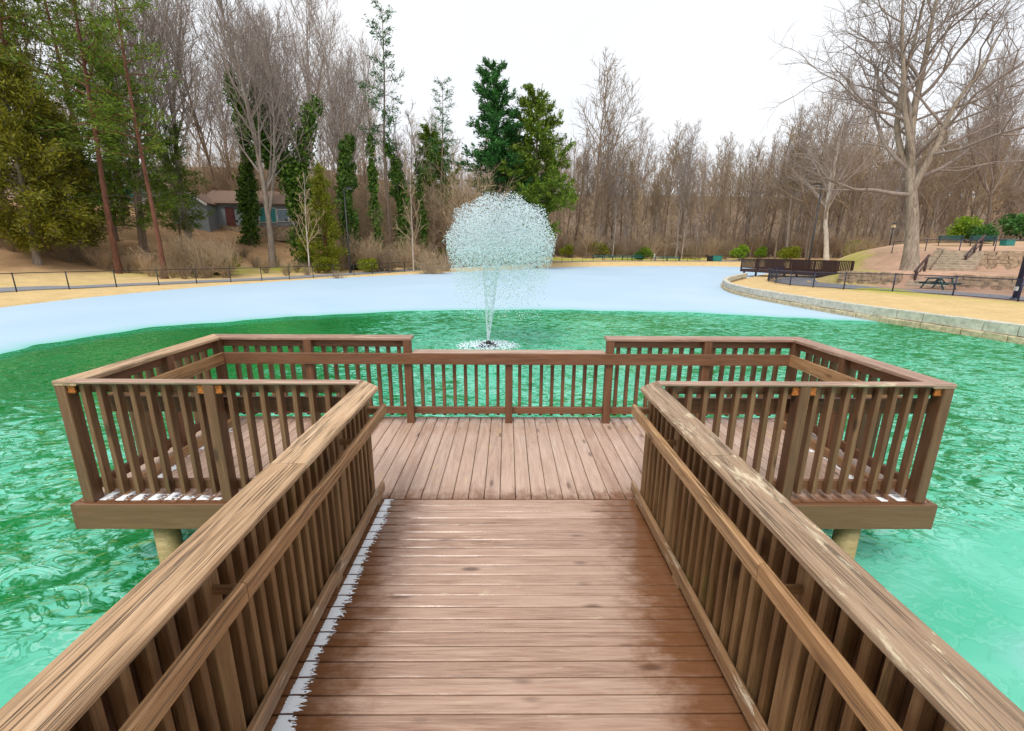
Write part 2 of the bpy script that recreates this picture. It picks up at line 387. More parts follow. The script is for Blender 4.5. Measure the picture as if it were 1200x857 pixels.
def ground_parts(x, y):
    x = np.asarray(x, float); y = np.asarray(y, float)
    s = shore_s(x, y); az = np.degrees(np.arctan2(x, np.maximum(y, .1))); az = np.where(y < .1, np.where(x < 0, -90, 90), az)
    # low lawn bank
    lawn = np.interp(s, [-3, -.6, 0, .12, .5, 3, 6, 13, 40, 400], [-2.2, -1.4, -.78, -.70, -.66, -.58, -.52, .0, .25, .4])
    lawn = lawn + .5 * sstep(48, 74, y) * sstep(0, 3, s) + 24.0 * sstep(98, 215, y)
    hillL = np.interp(s, [0, 12, 15, 29, 42, 90, 400], [0, 0, .5, 5.0, 6.8, 9, 12]) * sstep(-6, -22, az)
    # walled bank: step at the wall, flat lawn on top
    d2, c2 = seg_dist(x, y, LOW_WALL, False); s2 = np.where(c2 > 0, d2, -d2)
    s2 = np.where(y > 37.5, np.minimum(d2, 6) * np.where(x > 24.2 + .9 * (y - 37), 1, -1), s2)
    wr = sstep(30, 41, az) * sstep(62, 48, y)
    walled = np.interp(s, [-3, .05, .22, .6, 6, 40], [-2.2, -1.5, -.30, -.23, -.27, -.22])
    fade = np.maximum(sstep(43, 36, y), sstep(31, 36, x))
    t1 = .92 * sstep(.05, .4, s2) * fade
    s3 = .34 * (x - 36.8) + .94 * (y - 36.2)
    wid = np.where(x > 36.2, .35, 6.0)
    gate = sstep(28.5, 35.5, x)
    t2 = (1.25 * sstep(0, 1, s3 / wid) + .085 * np.maximum(0, s3 - 3)) * gate
    t2 = np.minimum(t2, 4.5)
    right = walled + t1 + t2
    return s, az, lawn + hillL, right, wr, s2, s3
def ground_z(x, y):
    s, az, a, b, wr, s2, s3 = ground_parts(x, y); return a * (1 - wr) + b * wr
def gz(x, y): return float(ground_z(np.array([x]), np.array([y]))[0])

def axis(segs):
    out = []
    for a, b, st in segs: out += list(np.arange(a, b, st))
    return np.array(out + [segs[-1][1]])
GX = axis([(-420, -120, 20), (-120, -60, 4), (-60, -30, 1), (-30, 13, .5), (13, 18.5, .25), (18.5, 46, .4), (46, 90, 2), (90, 420, 20)])
GY = axis([(-160, -40, 20), (-40, -10, 3), (-10, 5, 1), (5, 46, .4), (46, 90, .8), (90, 160, 5), (160, 520, 24)])
gxx, gyy = np.meshgrid(GX, GY); fx, fy = gxx.ravel(), gyy.ravel()
s_, az_, a_, b_, wr_, s2_, s3_ = ground_parts(fx, fy)
fz = a_ * (1 - wr_) + b_ * wr_
rngT = np.random.default_rng(5)
def vnoise(x, y, sc, seed):
    r = np.random.default_rng(seed); T = r.random((64, 64)); u = x / sc; v = y / sc
    i = np.floor(u).astype(int); j = np.floor(v).astype(int); a = u - i; b = v - j
    a = a * a * (3 - 2 * a); b = b * b * (3 - 2 * b); g = lambda p, q: T[p % 64, q % 64]
    return (g(i, j) * (1 - a) + g(i + 1, j) * a) * (1 - b) + (g(i, j + 1) * (1 - a) + g(i + 1, j + 1) * a) * b
n1 = vnoise(fx, fy, 3.1, 1); n2 = vnoise(fx, fy, 1.2, 2); n3 = vnoise(fx, fy, 9.0, 3)
fz = fz + np.where(s_ > 7, (n1 - .5) * .35 + (n2 - .5) * .12, 0) * (1 - wr_ * .7)
nx, ny = len(GX), len(GY)
ii = (np.arange(ny - 1)[:, None] * nx + np.arange(nx - 1)[None, :]).ravel()
quads = np.stack([ii, ii + 1, ii + nx + 1, ii + nx], 1)
# what grows or lies where: straw lawn, greener strip, leaf litter, mulch
straw = np.array([.62, .45, .22]); green = np.array([.36, .38, .045]); litter = np.array([.43, .265, .14]); mulch = np.array([.47, .30, .21])
hillg = np.array([.52, .44, .13])
col = np.tile(straw, (len(fx), 1))
gm = (sstep(6.0, 8, s_) * sstep(12.5, 10, s_) * sstep(.35, .75, n1 * .5 + n3 * .5))[:, None]
gm = np.maximum(gm, (sstep(4, 6, s_) * sstep(60, 72, fy) * .75 * sstep(.3, .6, n1))[:, None])
col = col * (1 - gm) + green * gm
lm = (sstep(11.5, 14, s_ + (n1 - .5) * 3) * (1 - wr_))[:, None]
col = col * (1 - lm) + litter * (.75 + .5 * n2)[:, None] * lm
rm = (sstep(9.2, 10.0, s_ + (n2 - .5) * 1.2) * wr_)[:, None]
col = col * (1 - rm) + mulch * (.8 + .4 * n2)[:, None] * rm
hm = (wr_ * sstep(40, 46, fy) * sstep(10, 14, s_))[:, None]
hm = hm * (1 - .85 * sstep(34, 38, fx - .35 * (fy - 45)))[:, None]
col = col * (1 - hm) + (hillg * (.8 + .5 * n1)[:, None]) * hm
fl_ = sstep(88, 100, fy)[:, None] * (1 - wr_)[:, None]
col = col * (1 - fl_) + np.array([.20, .14, .095]) * (.8 + .4 * n2)[:, None] * fl_
me = mesh_np('ground', np.stack([fx, fy, fz], 1), quads, None, True); point_color(me, col)
m, nt, b = new_mat('ground_cover'); g = NG(nt)
at = g.n('ShaderNodeAttribute', attribute_name='Col'); tc = g.n('ShaderNodeTexCoord')
nA = g.noise(tc.outputs['Object'], 9, 8, .75); nB = g.noise(tc.outputs['Object'], 1.3, 4, .6)
f = g.math('ADD', g.math('MULTIPLY', nA, .8), g.math('MULTIPLY', nB, .5))
hs = g.n('ShaderNodeHueSaturation'); g.l(at.outputs['Color'], hs.inputs['Color']); g.l(g.math('ADD', .25, g.math('MULTIPLY', f, 1.15)), hs.inputs['Value'])
g.l(hs.outputs[0], b.inputs['Base Color']); b.inputs['Roughness'].default_value = .95; b.inputs['Specular IOR Level'].default_value = .1
g.bump(nA, .8, .06, b)
me.materials.append(m); ground = add('ground', me); tag(ground, kind='structure')

# asphalt paths laid as ribbons just above the ground
M['asphalt'] = plain('asphalt', (.21, .215, .235), .85, .18, 5, bump=.2)
def offset_line(P, o0, o1):
    T = np.gradient(P, axis=0); T /= np.linalg.norm(T, axis=1)[:, None] + 1e-9; N = np.stack([-T[:, 1], T[:, 0]], 1)
    return P + N * o0, P + N * o1
def ribbon(name, P, o0, o1, mat, lift=.035, n=9):
    V = []; k = len(P)
    for j in range(n):
        o = o0 + (o1 - o0) * j / (n - 1); Q, _ = offset_line(P, o, o); z = ground_z(Q[:, 0], Q[:, 1]) + lift
        V.append(np.stack([Q[:, 0], Q[:, 1], z], 1))
    V = np.concatenate(V); i = (np.arange(n - 1)[:, None] * k + np.arange(k - 1)[None, :]).ravel()
    o = add(name, mesh_np(name, V, np.stack([i, i + 1, i + k + 1, i + k], 1), mat)); return tag(o, kind='structure')
ribbon('path', FENCE_L, .35, 2.3, M['asphalt'])
ribbon('path', FENCE_R, .45, 2.9, M['asphalt'])

# ------------------------------------------------------------------ pond: dyed green water, ice beyond
m, nt, b = new_mat('pond_water'); g = NG(nt)
tc = g.n('ShaderNodeTexCoord'); P = tc.outputs['Object']
big = g.noise(P, .16, 4, .6, .6); mid = g.noise(P, .9, 3, .5, .8)
# thin ice by the walkway, sky reflections painted as mint marbling round the platform, scarce towards the lawn side
sx = g.n('ShaderNodeSeparateXYZ'); g.l(P, sx.inputs[0]); X_, Y_ = sx.outputs[0], sx.outputs[1]
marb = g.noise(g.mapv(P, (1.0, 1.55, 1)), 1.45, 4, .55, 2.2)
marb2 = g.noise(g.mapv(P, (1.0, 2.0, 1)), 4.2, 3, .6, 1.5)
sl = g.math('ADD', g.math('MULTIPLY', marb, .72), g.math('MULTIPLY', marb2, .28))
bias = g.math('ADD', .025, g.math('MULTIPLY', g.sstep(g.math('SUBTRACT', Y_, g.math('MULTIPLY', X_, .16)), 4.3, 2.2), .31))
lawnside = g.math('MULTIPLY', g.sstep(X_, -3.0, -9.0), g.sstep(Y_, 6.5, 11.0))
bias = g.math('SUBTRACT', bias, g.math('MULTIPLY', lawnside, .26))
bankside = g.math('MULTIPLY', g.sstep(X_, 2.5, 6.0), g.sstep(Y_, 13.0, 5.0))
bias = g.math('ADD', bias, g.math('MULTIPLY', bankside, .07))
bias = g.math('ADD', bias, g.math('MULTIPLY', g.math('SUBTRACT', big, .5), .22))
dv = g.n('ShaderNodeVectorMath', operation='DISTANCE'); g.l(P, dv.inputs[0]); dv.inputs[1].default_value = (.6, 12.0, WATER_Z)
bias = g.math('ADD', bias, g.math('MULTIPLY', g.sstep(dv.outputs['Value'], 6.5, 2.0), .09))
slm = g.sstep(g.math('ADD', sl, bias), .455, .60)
lin = g.noise(g.mapv(P, (1.0, 1.35, 1)), 2.1, 3, .5, 3.0)           # dark ripple contours and bright sky glints painted into the colour
dark_contour = g.sstep(g.math('ABSOLUTE', g.math('SUBTRACT', lin, .5)), .045, .012)
sky_glint = g.sstep(g.math('ABSOLUTE', g.math('SUBTRACT', lin, .58)), .04, .008)
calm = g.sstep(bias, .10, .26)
slm = g.math('MULTIPLY', slm, g.math('SUBTRACT', 1.0, g.math('MULTIPLY', dark_contour, g.math('SUBTRACT', .9, g.math('MULTIPLY', calm, .8)))))
solid = g.sstep(g.math('ADD', g.math('MULTIPLY', marb, .3), bias), .30, .42)
deep = g.ramp(big, [(.3, (.002, .115, .016)), (.7, (.004, .19, .034))])
slush_sheen = g.ramp(mid, [(.35, (.085, .48, .32)), (.7, (.19, .61, .47))])
dv2 = g.n('ShaderNodeVectorMath', operation='DISTANCE'); g.l(P, dv2.inputs[0]); dv2.inputs[1].default_value = (3.95, 2.25, WATER_Z)
floe = g.sstep(g.math('ADD', dv2.outputs['Value'], g.math('MULTIPLY', mid, .9)), 1.05, .62)
colw = g.mix(g.math('MULTIPLY', slm, .88), deep, slush_sheen)
colw = g.mix(g.math('MULTIPLY', g.math('MULTIPLY', sky_glint, slm), g.math('SUBTRACT', .6, g.math('MULTIPLY', calm, .45))), colw, (.38, .66, .58))
colw = g.mix(floe, colw, (.36, .52, .62))
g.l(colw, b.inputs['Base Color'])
b.inputs['Roughness'].default_value = .5; b.inputs['Specular IOR Level'].default_value = 0.0
w1 = g.noise(g.mapv(P, (1.0, 1.5, 1)), 1.5, 2, .5, 1.6); w2 = g.noise(g.mapv(P, (1.0, 1.6, 1)), 4.5, 2, .5, 1.2)
# rings running out from the fountain
dv = g.n('ShaderNodeVectorMath', operation='DISTANCE'); g.l(P, dv.inputs[0]); dv.inputs[1].default_value = (-.57, 13.2, WATER_Z)
ringd = g.math('ADD', dv.outputs['Value'], g.math('MULTIPLY', w1, 1.2))
rings = g.math('MULTIPLY', g.math('SINE', g.math('MULTIPLY', ringd, 7.5)), g.sstep(dv.outputs['Value'], 13.0, 1.0))
h = g.math('ADD', g.math('ADD', g.math('MULTIPLY', w1, 1.0), g.math('MULTIPLY', w2, .40)), g.math('MULTIPLY', rings, .10))
bp = g.n('ShaderNodeBump'); bp.inputs['Distance'].default_value = .16
g.l(h, bp.inputs['Height']); g.l(g.math('SUBTRACT', .9, g.math('MULTIPLY', solid, .78)), bp.inputs['Strength'])
gl = g.n('ShaderNodeBsdfGlossy'); gl.inputs['Color'].default_value = (.46, .96, .72, 1); g.l(bp.outputs[0], gl.inputs['Normal'])
g.l(g.math('ADD', .03, g.math('MULTIPLY', solid, .25)), gl.inputs['Roughness'])
fr_ = g.n('ShaderNodeFresnel'); fr_.inputs['IOR'].default_value = 1.55; g.l(bp.outputs[0], fr_.inputs['Normal'])
mxs = g.n('ShaderNodeMixShader'); g.l(g.math('MULTIPLY', fr_.outputs[0], .8), mxs.inputs[0]); g.l(b.outputs[0], mxs.inputs[1]); g.l(gl.outputs[0], mxs.inputs[2])
g.l(mxs.outputs[0], nt.nodes['Material Output'].inputs['Surface'])
M['water'] = m
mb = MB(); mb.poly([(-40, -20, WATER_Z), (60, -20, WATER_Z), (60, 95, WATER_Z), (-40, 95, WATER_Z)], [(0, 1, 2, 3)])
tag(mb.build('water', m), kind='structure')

m, nt, b = new_mat('pond_ice'); g = NG(nt); tc = g.n('ShaderNodeTexCoord'); P = tc.outputs['Object']
nb = g.noise(P, .12, 4, .6, .5); sp = g.noise(g.mapv(P, (.25, 1.0, 1)), .55, 4, .6, .3)
coli = g.ramp(nb, [(.3, (.385, .525, .66)), (.7, (.45, .575, .69))])
coli = g.mix(g.sstep(sp, .69, .74), coli, (.27, .36, .47))
at = g.n('ShaderNodeAttribute', attribute_name='Col'); sc_ = g.n('ShaderNodeSeparateColor'); g.l(at.outputs['Color'], sc_.inputs[0])
coli = g.mix(sc_.outputs[0], coli, (.19, .50, .44))          # thin, wet rim of the sheet lets the green through
g.l(coli, b.inputs['Base Color']); b.inputs['Roughness'].default_value = .62; b.inputs['Specular IOR Level'].default_value = .12
g.bump(g.noise(P, 6, 4), .15, .01, b)
M['ice'] = m
EDGE = catmull([(-9, -5), (-11.5, 2), (-13.2, 8), (-13.7, 11.9), (-13.75, 13.6), (-12.9, 16.0), (-11.3, 17.3), (-9.3, 18.7), (-7.2, 19.8), (-3, 21.1), (1, 21.5), (4.4, 21.3), (8.3, 20.8), (11.6, 19.7), (14.3, 18.6), (18, 17.6)], 10)
wob = np.array([(math.sin(i * .9) + math.sin(i * .37 + 1) * 1.4) * .07 for i in range(len(EDGE))])
ctr = np.array([0.0, 9.0]); dirs = EDGE - ctr; dirs /= np.linalg.norm(dirs, axis=1)[:, None]
E0 = EDGE + dirs * wob[:, None]
rings_ = [(-.25, -.015), (-.08, .006), (.25, .014), (1.1, .02), (6, .02), (18, .02), (40, .02), (75, .02)]
V = np.concatenate([np.column_stack([E0 + dirs * d, np.full(len(E0), WATER_Z + z)]) for d, z in rings_])
k = len(E0); i = (np.arange(len(rings_) - 1)[:, None] * k + np.arange(k - 1)[None, :]).ravel()
me = mesh_np('ice', V, np.stack([i, i + k, i + k + 1, i + 1], 1), M['ice'], True)
thin = np.repeat([1.0, .9, .45, .05, 0, 0, 0, 0], k); point_color(me, np.stack([thin] * 3, 1))
tag(add('ice', me), kind='structure')

# ------------------------------------------------------------------ stone pond wall: every block its own piece
M['stone_block'] = plain('stone_block', (.52, .50, .42), .9, .28, 6, bump=.5)
M['stone_base'] = plain('stone_base', (.50, .42, .27), .9, .35, 7, bump=.5)
M['field_stone'] = plain('field_stone', (.36, .27, .18), .9, .45, 3.5, bump=.6)
def block_mesh(name, L, w, h, mat, seed, rough=.012):
    rs = random.Random(seed); c = .018
    bm = bmesh.new(); bmesh.ops.create_cube(bm, size=1.0)
    for v in bm.verts: v.co = Vector((v.co.x * L, v.co.y * w, v.co.z * h))
    bmesh.ops.bevel(bm, geom=bm.edges[:], offset=c, segments=1, affect='EDGES')
    for v in bm.verts: v.co += Vector((rs.uniform(-rough, rough), rs.uniform(-rough, rough), rs.uniform(-rough, rough)))
    me = bpy.data.meshes.new(name); bm.to_mesh(me); bm.free(); me.materials.append(mat); return me
def walk(P, step, jitter=0.0, seed=1):
    """equal steps along a polyline -> (mid point, angle, length)"""
    rs = random.Random(seed); P = np.array(P); d = np.r_[0, np.cumsum(np.linalg.norm(np.diff(P, axis=0), axis=1))]
    out = []; t = 0.0
    while t < d[-1] - .05:
        L = min(step * (1 + rs.uniform(-jitter, jitter)), d[-1] - t)
        a = np.array([np.interp(t, d, P[:, k]) for k in (0, 1)]); b_ = np.array([np.interp(t + L, d, P[:, k]) for k in (0, 1)])
        out.append(((a + b_) / 2, math.atan2(b_[1] - a[1], b_[0] - a[0]), float(np.linalg.norm(b_ - a)))); t += L
    return out
i0 = int(np.argmin(np.hypot(SHORE[:, 0] - 23.5, SHORE[:, 1] - 45.5))); i1 = int(np.argmin(np.hypot(SHORE[:, 0] - 17, SHORE[:, 1] - 8)))
WALLP = SHORE[i0:i1 + 1]
wall = empty('pond_wall', (WALLP[len(WALLP) // 2][0], WALLP[len(WALLP) // 2][1], -.8), 'curved low wall of pale stone blocks along the straw-coloured bank', 'wall')
tops = [block_mesh('coping_block', .90, .34, .36, M['stone_block'], q) for q in range(4)]
bases = [block_mesh('base_block', .62, .34, .34, M['stone_base'], q + 9, .018) for q in range(4)]
def outward(P, ang): return np.array([-math.sin(ang), math.cos(ang)])
for q, (p, ang, L) in enumerate(walk(WALLP, .92, .04, 3)):
    n = outward(p, ang); c = p + n * .19        # wall runs so that its left side is the land
    mw = Matrix.Translation((c[0], c[1], -.352 + random.Random(q).uniform(-.008, .008))) @ Matrix.Rotation(ang, 4, 'Z') @ Matrix.Diagonal((L / .915, 1, 1, 1))
    add('coping_block', tops[q % 4], wall, mw)
for q, (p, ang, L) in enumerate(walk(WALLP, .64, .12, 7)):
    n = outward(p, ang); c = p + n * (.11 + random.Random(q).uniform(-.02, .02))
    mw = Matrix.Translation((c[0], c[1], -.712)) @ Matrix.Rotation(ang, 4, 'Z') @ Matrix.Diagonal((L / .635, 1, 1, 1))
    add('base_block', bases[q % 4], wall, mw)

# ------------------------------------------------------------------ pier: walkway, platform
RS = random.Random(11)
XL, XR, YF, YB, YJ = -3.557, 3.587, 3.395, 5.393, 3.458
HC = 1.067
walk_root = empty('boardwalk', (0, 0, 0), 'wet brown plank walkway with worn middle and painted sky sheen leading onto the viewing platform', 'boardwalk')
y = YJ - .046; q = 0
while y > -3.2:
    o = plank('deck_board', M['deck'], walk_root, (-1.19, y, -.0185 + RS.uniform(-.0015, .0015)), (1.215, y, -.0185 + RS.uniform(-.0015, .0015)), .0865 + RS.uniform(-.0015, .0012), .036, ch=.005, share=False, seed=q)
    y -= .0921; q += 1
for xs in (-1.15, 0.0, 1.17):
    plank('joist', M['dark_gap'], walk_root, (xs, -3.2, -.135), (xs, 3.37, -.135), .05, .19)
for xs in (-1.02, 1.05):
    for yy in (-2.0, .6, 2.9):
        mb = MB(); mb.tube([(xs, yy, -2.1), (xs, yy, -.23)], .11, 12); mb.build('pile', M['pile'], walk_root, True)
# kerb boards raised on small blocks
for sgn, x0, x1 in ((-1, -1.097, -1.060), (1, 1.083, 1.121)):
    xc = (x0 + x1) / 2
    for (ya, yb, sd) in ((-3.2, 1.1, 1), (1.104, 3.53, 2)):
        plank('kerb_board', M['curb'], walk_root, (xc, ya, .084), (xc, yb, .084), .036, .09, ch=.007, seg=10, jit=.0022, share=False, seed=sd + sgn)
    for yy in (-2.4, -1.0, .3, 1.44, 2.45, 3.40):
        plank('kerb_block', M['curb'], walk_root, (xc + .004 * sgn, yy - .05, .020), (xc + .004 * sgn, yy + .05, .020), .034, .037)

plat = empty('viewing_platform', (0, 4.4, 0), 'wooden viewing platform of lengthwise wet planks standing over the green water', 'platform')
P_ = .1367; X0 = .0774
for i in range(-27, 27):
    xc = X0 + (i + .5) * P_
    if xc < -3.60 or xc > 3.64: continue
    ya = YJ + .004 if abs(xc - .01) < 1.2 else 3.418
    ya += RS.uniform(-.003, .003); yb = 5.379 + RS.uniform(-.006, .006)
    plank('deck_board', M['platform'], plat, (xc, ya, -.017 + RS.uniform(-.0015, .0015)), (xc, yb, -.017 + RS.uniform(-.0015, .0015)), .1315 + RS.uniform(-.0018, .0012), .036, ch=.005, share=False, seed=i)
plank('fascia_board', M['fascia'], plat, (-3.612, 3.394, -.120), (-1.235, 3.394, -.120), .038, .236)
plank('fascia_board', M['fascia'], plat, (1.26, 3.394, -.120), (3.640, 3.394, -.120), .038, .236)
plank('fascia_board', M['fascia'], plat, (-3.612, 5.402, -.120), (3.64, 5.402, -.120), .038, .236)
for xs in (-3.632, 3.660):
    plank('fascia_board', M['fascia'], plat, (xs, 3.376, -.121), (xs, 5.420, -.121), .038, .236)
for i in range(8):
    yy = 3.55 + i * .24
    plank('joist', M['dark_gap'], plat, (-3.6, yy, -.135), (3.62, yy, -.135), .045, .19)
for xs in (-3.05, -1.15, 1.17, 3.10):
    for yy in (3.56, 5.18):
        mb = MB(); mb.tube([(xs, yy, -2.2), (xs, yy, -1.2), (xs + .004, yy, -.236)], [.10, .098, .096], 14); mb.build('pile', M['pile'], plat, True)

# ------------------------------------------------------------------ railings: each run a thing, each picket a part
def baluster(parent, x, y, z0, z1, wx, wy, mat, seed):
    """upright picket; its long axis is the grain"""
    m = Matrix(((0, 1, 0, 0), (0, 0, 1, 0), (1, 0, 0, 0), (0, 0, 0, 1))); m = m.to_4x4(); m.translation = (x, y, (z0 + z1) / 2)
    key = ('bal', round(z1 - z0, 3), wx, wy, mat.name, seed % 4)
    if key not in _pc: _pc[key] = plank_mesh('baluster', z1 - z0, wx, wy, mat, ch=.003, seg=3, jit=.0012, seed=seed % 4)
    return add('baluster', _pc[key], parent, m)
def post(parent, x, y, z0, z1, w=.089, mat=None, d=None):
    m = Matrix(((0, 1, 0, 0), (0, 0, 1, 0), (1, 0, 0, 0), (0, 0, 0, 1))).to_4x4(); m.translation = (x, y, (z0 + z1) / 2)
    return add('post', plank_mesh('post', z1 - z0, w, d or w, mat or M['rail'], ch=.006, seg=2, jit=.001, seed=int(x * 100)), parent, m)
def bracket(parent, x, y, z, w=.05, h=.07, d=.012):
    mb = MB(); mb.box((0, 0, 0), (w, d, h)); mb.box((0, -d * .2, h * .32), (w * 1.15, d * 1.5, h * .12)); mb.box((0, -d * .2, -h * .32), (w * 1.15, d * 1.5, h * .12))
    return mb.build('bracket', M['rust'], parent, mw=Matrix.Translation((x, y, z)))

# walkway railings
def ramp_railing(sgn, xo, xi, hr0, hr1, bal_in, capmat, label, joint, end_y, seedbase):
    r = empty('walkway_railing', (sgn * 1.1, .3, 0), label, 'railing')
    xc = (xo + xi) / 2; w = abs(xo - xi)
    # mitred cap in two lengths, butt joint between them
    sk = 1.0 if sgn < 0 else -1.0
    plank('cap_board', capmat, r, (xc, -3.2, HC - .019), (xc, joint, HC - .019), w, .038, ch=.008, seg=26, jit=.0016, share=False, seed=seedbase)
    plank('cap_board', capmat, r, (xc, joint + .004, HC - .0195), (xc, end_y - w / 2, HC - .0195), w - .003, .038, sk1=-sk * -1.0 if sgn < 0 else -1.0, ch=.008, seg=14, jit=.0012, share=False, seed=seedbase + 1)
    bx = bal_in + sgn * .025
    plank('bottom_rail', M['rail'], r, (bx + sgn * .063, -3.2, -.07), (bx + sgn * .063, 3.36, -.07), .036, .14, share=False, seed=seedbase + 3)
    yv = 3.30; k2 = 0  # backing boards added to block water bounce and darken the picket gaps
    while yv > -3.15:
        m_ = Matrix(((0, 1, 0, 0), (0, 0, 1, 0), (1, 0, 0, 0), (0, 0, 0, 1))).to_4x4(); m_.translation = (bal_in + sgn * .0585, yv, .50)
        key = ('scr', k2 % 3)
        if key not in _pc: _pc[key] = plank_mesh('light_blocker_board', 1.052, .015, .142, M['light_blocker'], ch=.002, seg=2, jit=.001, seed=k2)
        add('light_blocker_board', _pc[key], r, m_); yv -= .1455; k2 += 1
    yy = 3.345; k = 0
    while yy > -3.15:
        if k % 14 == 6 or k == 0:
            post(r, bal_in + sgn * .0245, yy, -.15, 1.027, .050, M['baluster_ramp'], .089)
        else:
            baluster(r, bx, yy + RS.uniform(-.004, .004), -.13, 1.027, .050, .034, M['baluster_ramp'], k)
        yy -= .0918 if not (k % 14 in (5, 6) or k == 0) else .112; k += 1
    hx = (hr0 + hr1) / 2
    hj = joint - .62
    h1 = plank('handrail', M['handrail'], r, (hx, -3.2, .861), (hx, hj, .861), abs(hr1 - hr0), .090, ch=.010, seg=20, jit=.0018, share=False, seed=seedbase + 5)
    plank('handrail', M['handrail'], r, (hx, hj + .004, .860), (hx, end_y - .11, .860), abs(hr1 - hr0), .088, ch=.009, seg=14, jit=.0014, share=False, seed=seedbase + 6)
    yy = 3.345; k = 0
    while yy > -3.15:
        if k % 14 == 6 or k == 0:
            a = hr1 if abs(hr1) > abs(hr0) else hr0
            plank('handrail_block', M['baluster_ramp'], r, (a + sgn * .002, yy, .850), (bal_in - sgn * .001, yy, .850), .014, .04)
        yy -= .0918 if not (k % 14 in (5, 6) or k == 0) else .112; k += 1
    return r
ramp_railing(-1, -1.166, -.984, -.990, -.952, -1.098, M['cap_tan'], 'walkway railing with pale tan cracked cap, on the side where frost lies along the kerb', 2.02, 3.47, 20)
ramp_railing(1, 1.203, 1.024, 1.028, .990, 1.123, M['cap_grey'], 'walkway railing with greyer flaking cap, on the side free of frost', 2.12, 3.47, 40)

def spaced(a, b, step):
    n = max(1, round(abs(b - a) / step)); return [a + (b - a) * i / n for i in range(n + 1)]
# wing fronts: pickets on the outside, thin cap strip, rails and hand board behind
for sgn, xa, xb, lab in ((-1, XL, -1.166, 'front railing of the platform wing on the frosted-kerb side, beside the tan cap'),
                         (1, 1.203, XR, 'front railing of the platform wing beside the greyer flaking walkway cap')):
    r = empty('platform_railing', ((xa + xb) / 2, 3.44, 0), lab, 'railing')
    plank('cap_strip', M['cap_rose'], r, (xa + .002, 3.4335, 1.054), (xb, 3.4335, 1.054), .077, .026, ch=.008, seg=8, jit=.001, share=False, seed=60 + sgn)
    plank('top_rail', M['rail'], r, (xa + .10, 3.525, .985), (xb, 3.525, .985), .036, .089)
    plank('bottom_rail', M['rail'], r, (xa + .10, 3.525, .112), (xb, 3.525, .112), .036, .089)
    plank('handrail', M['rail'], r, (xa + .22, 3.566, .825), (xb, 3.566, .825), .036, .133)
    corner = xa + .044 if sgn < 0 else xb - .044
    mid = -2.355 if sgn < 0 else 2.385
    inner = xb - .02 if sgn < 0 else xa + .02
    for px_, d_ in ((corner, .105), (mid, .105)):
        m_ = post(r, px_, 3.402 + d_ / 2, .002, 1.040, .089, M['rail'], d_)
    for u, v in ((corner, mid), (mid, inner)):
        xs = spaced(u, v, .134)
        for k, x in enumerate(xs[1:-1] if v == mid else xs[1:]):
            baluster(r, x, 3.475, .058, 1.040, .038, .060, M['baluster'], k)
    for px_, off in ((corner, -sgn * .073), (mid, -.068), (mid, .068)):
        bracket(r, px_ + off, 3.425, .995)
# wing sides
for sgn, xo, lab in ((-1, XL, 'end railing of the platform wing facing the lawn bank and cedar woods'), (1, XR, 'end railing of the platform wing facing the stone-walled bank')):
    r = empty('platform_railing', (xo - sgn * .1, 4.4, 0), lab, 'railing')
    xc = xo - sgn * .092; sk = 1.0
    plank('cap_board', M['cap_tan'] if sgn < 0 else M['cap_rose'], r, (xc, 3.398, HC - .019), (xc, YB - .092, HC - .019), .184, .038, sk1=1.0 if sgn < 0 else -1.0, ch=.007, seg=12, jit=.0012, share=False, seed=70 + sgn)
    for z, nm in ((.985, 'top_rail'), (.135, 'bottom_rail')):
        plank(nm, M['rail'], r, (xo - sgn * .101, 3.50, z), (xo - sgn * .101, 5.279, z), .038, .089)
    plank('handrail', M['handrail'], r, (xo - sgn * .216, 3.60, .823), (xo - sgn * .216, 5.152, .823), .038, .133, share=False, seed=75 + sgn)
    plank('kerb_board', M['handrail'], r, (xo - sgn * .25, 3.52, .048), (xo - sgn * .25, 5.15, .048), .036, .09, share=False, seed=79 + sgn)
    ys = spaced(3.47, 5.235, .134)
    for k, yv in enumerate(ys[1:-1]):
        if k == 6: post(r, xo - sgn * .135, yv, .002, 1.028, .089)
        baluster(r, xo - sgn * .048, yv, .058, 1.028, .065, .038, M['baluster'], k)
# back run: low middle so one can see over, high ends
r = empty('platform_railing', (0, 5.28, 0), 'far railing of the platform with a lowered middle section facing the fountain', 'railing')
xl_h, xr_h = -1.137, 1.180
plank('cap_board', M['cap_rose'], r, (XL + .092, YB - .092, HC - .019), (xl_h, YB - .092, HC - .019), .184, .038, sk0=-1.0, ch=.007, seg=12, jit=.0012, share=False, seed=80)
plank('cap_board', M['cap_rose'], r, (xr_h, YB - .092, HC - .019), (XR - .092, YB - .092, HC - .019), .184, .038, sk1=1.0, ch=.007, seg=12, jit=.0012, share=False, seed=81)
plank('cap_board', M['cap_rose'], r, (xl_h + .004, YB - .0975, .871), (xr_h - .004, YB - .0975, .871), .180, .036, ch=.007, seg=10, jit=.001, share=False, seed=82)
for a, b_, z, nm in ((XL + .14, xl_h - .05, .985, 'top_rail'), (xr_h + .05, XR - .14, .985, 'top_rail'), (XL + .14, XR - .14, .135, 'bottom_rail')):
    plank(nm, M['rail'], r, (a, 5.298, z), (b_, 5.298, z), .036, .089)
plank('handrail', M['rail'], r, (XL + .196, 5.171, .822), (XR - .196, 5.171, .822), .036, .134, share=False, seed=83)
posts_x = [XL + .135, -2.355, -1.185, .02, 1.225, 2.385, XR - .135]
for px_ in posts_x:
    top = 1.028 if abs(px_) > 1.0 else .852
    post(r, px_, 5.235, .002, top)
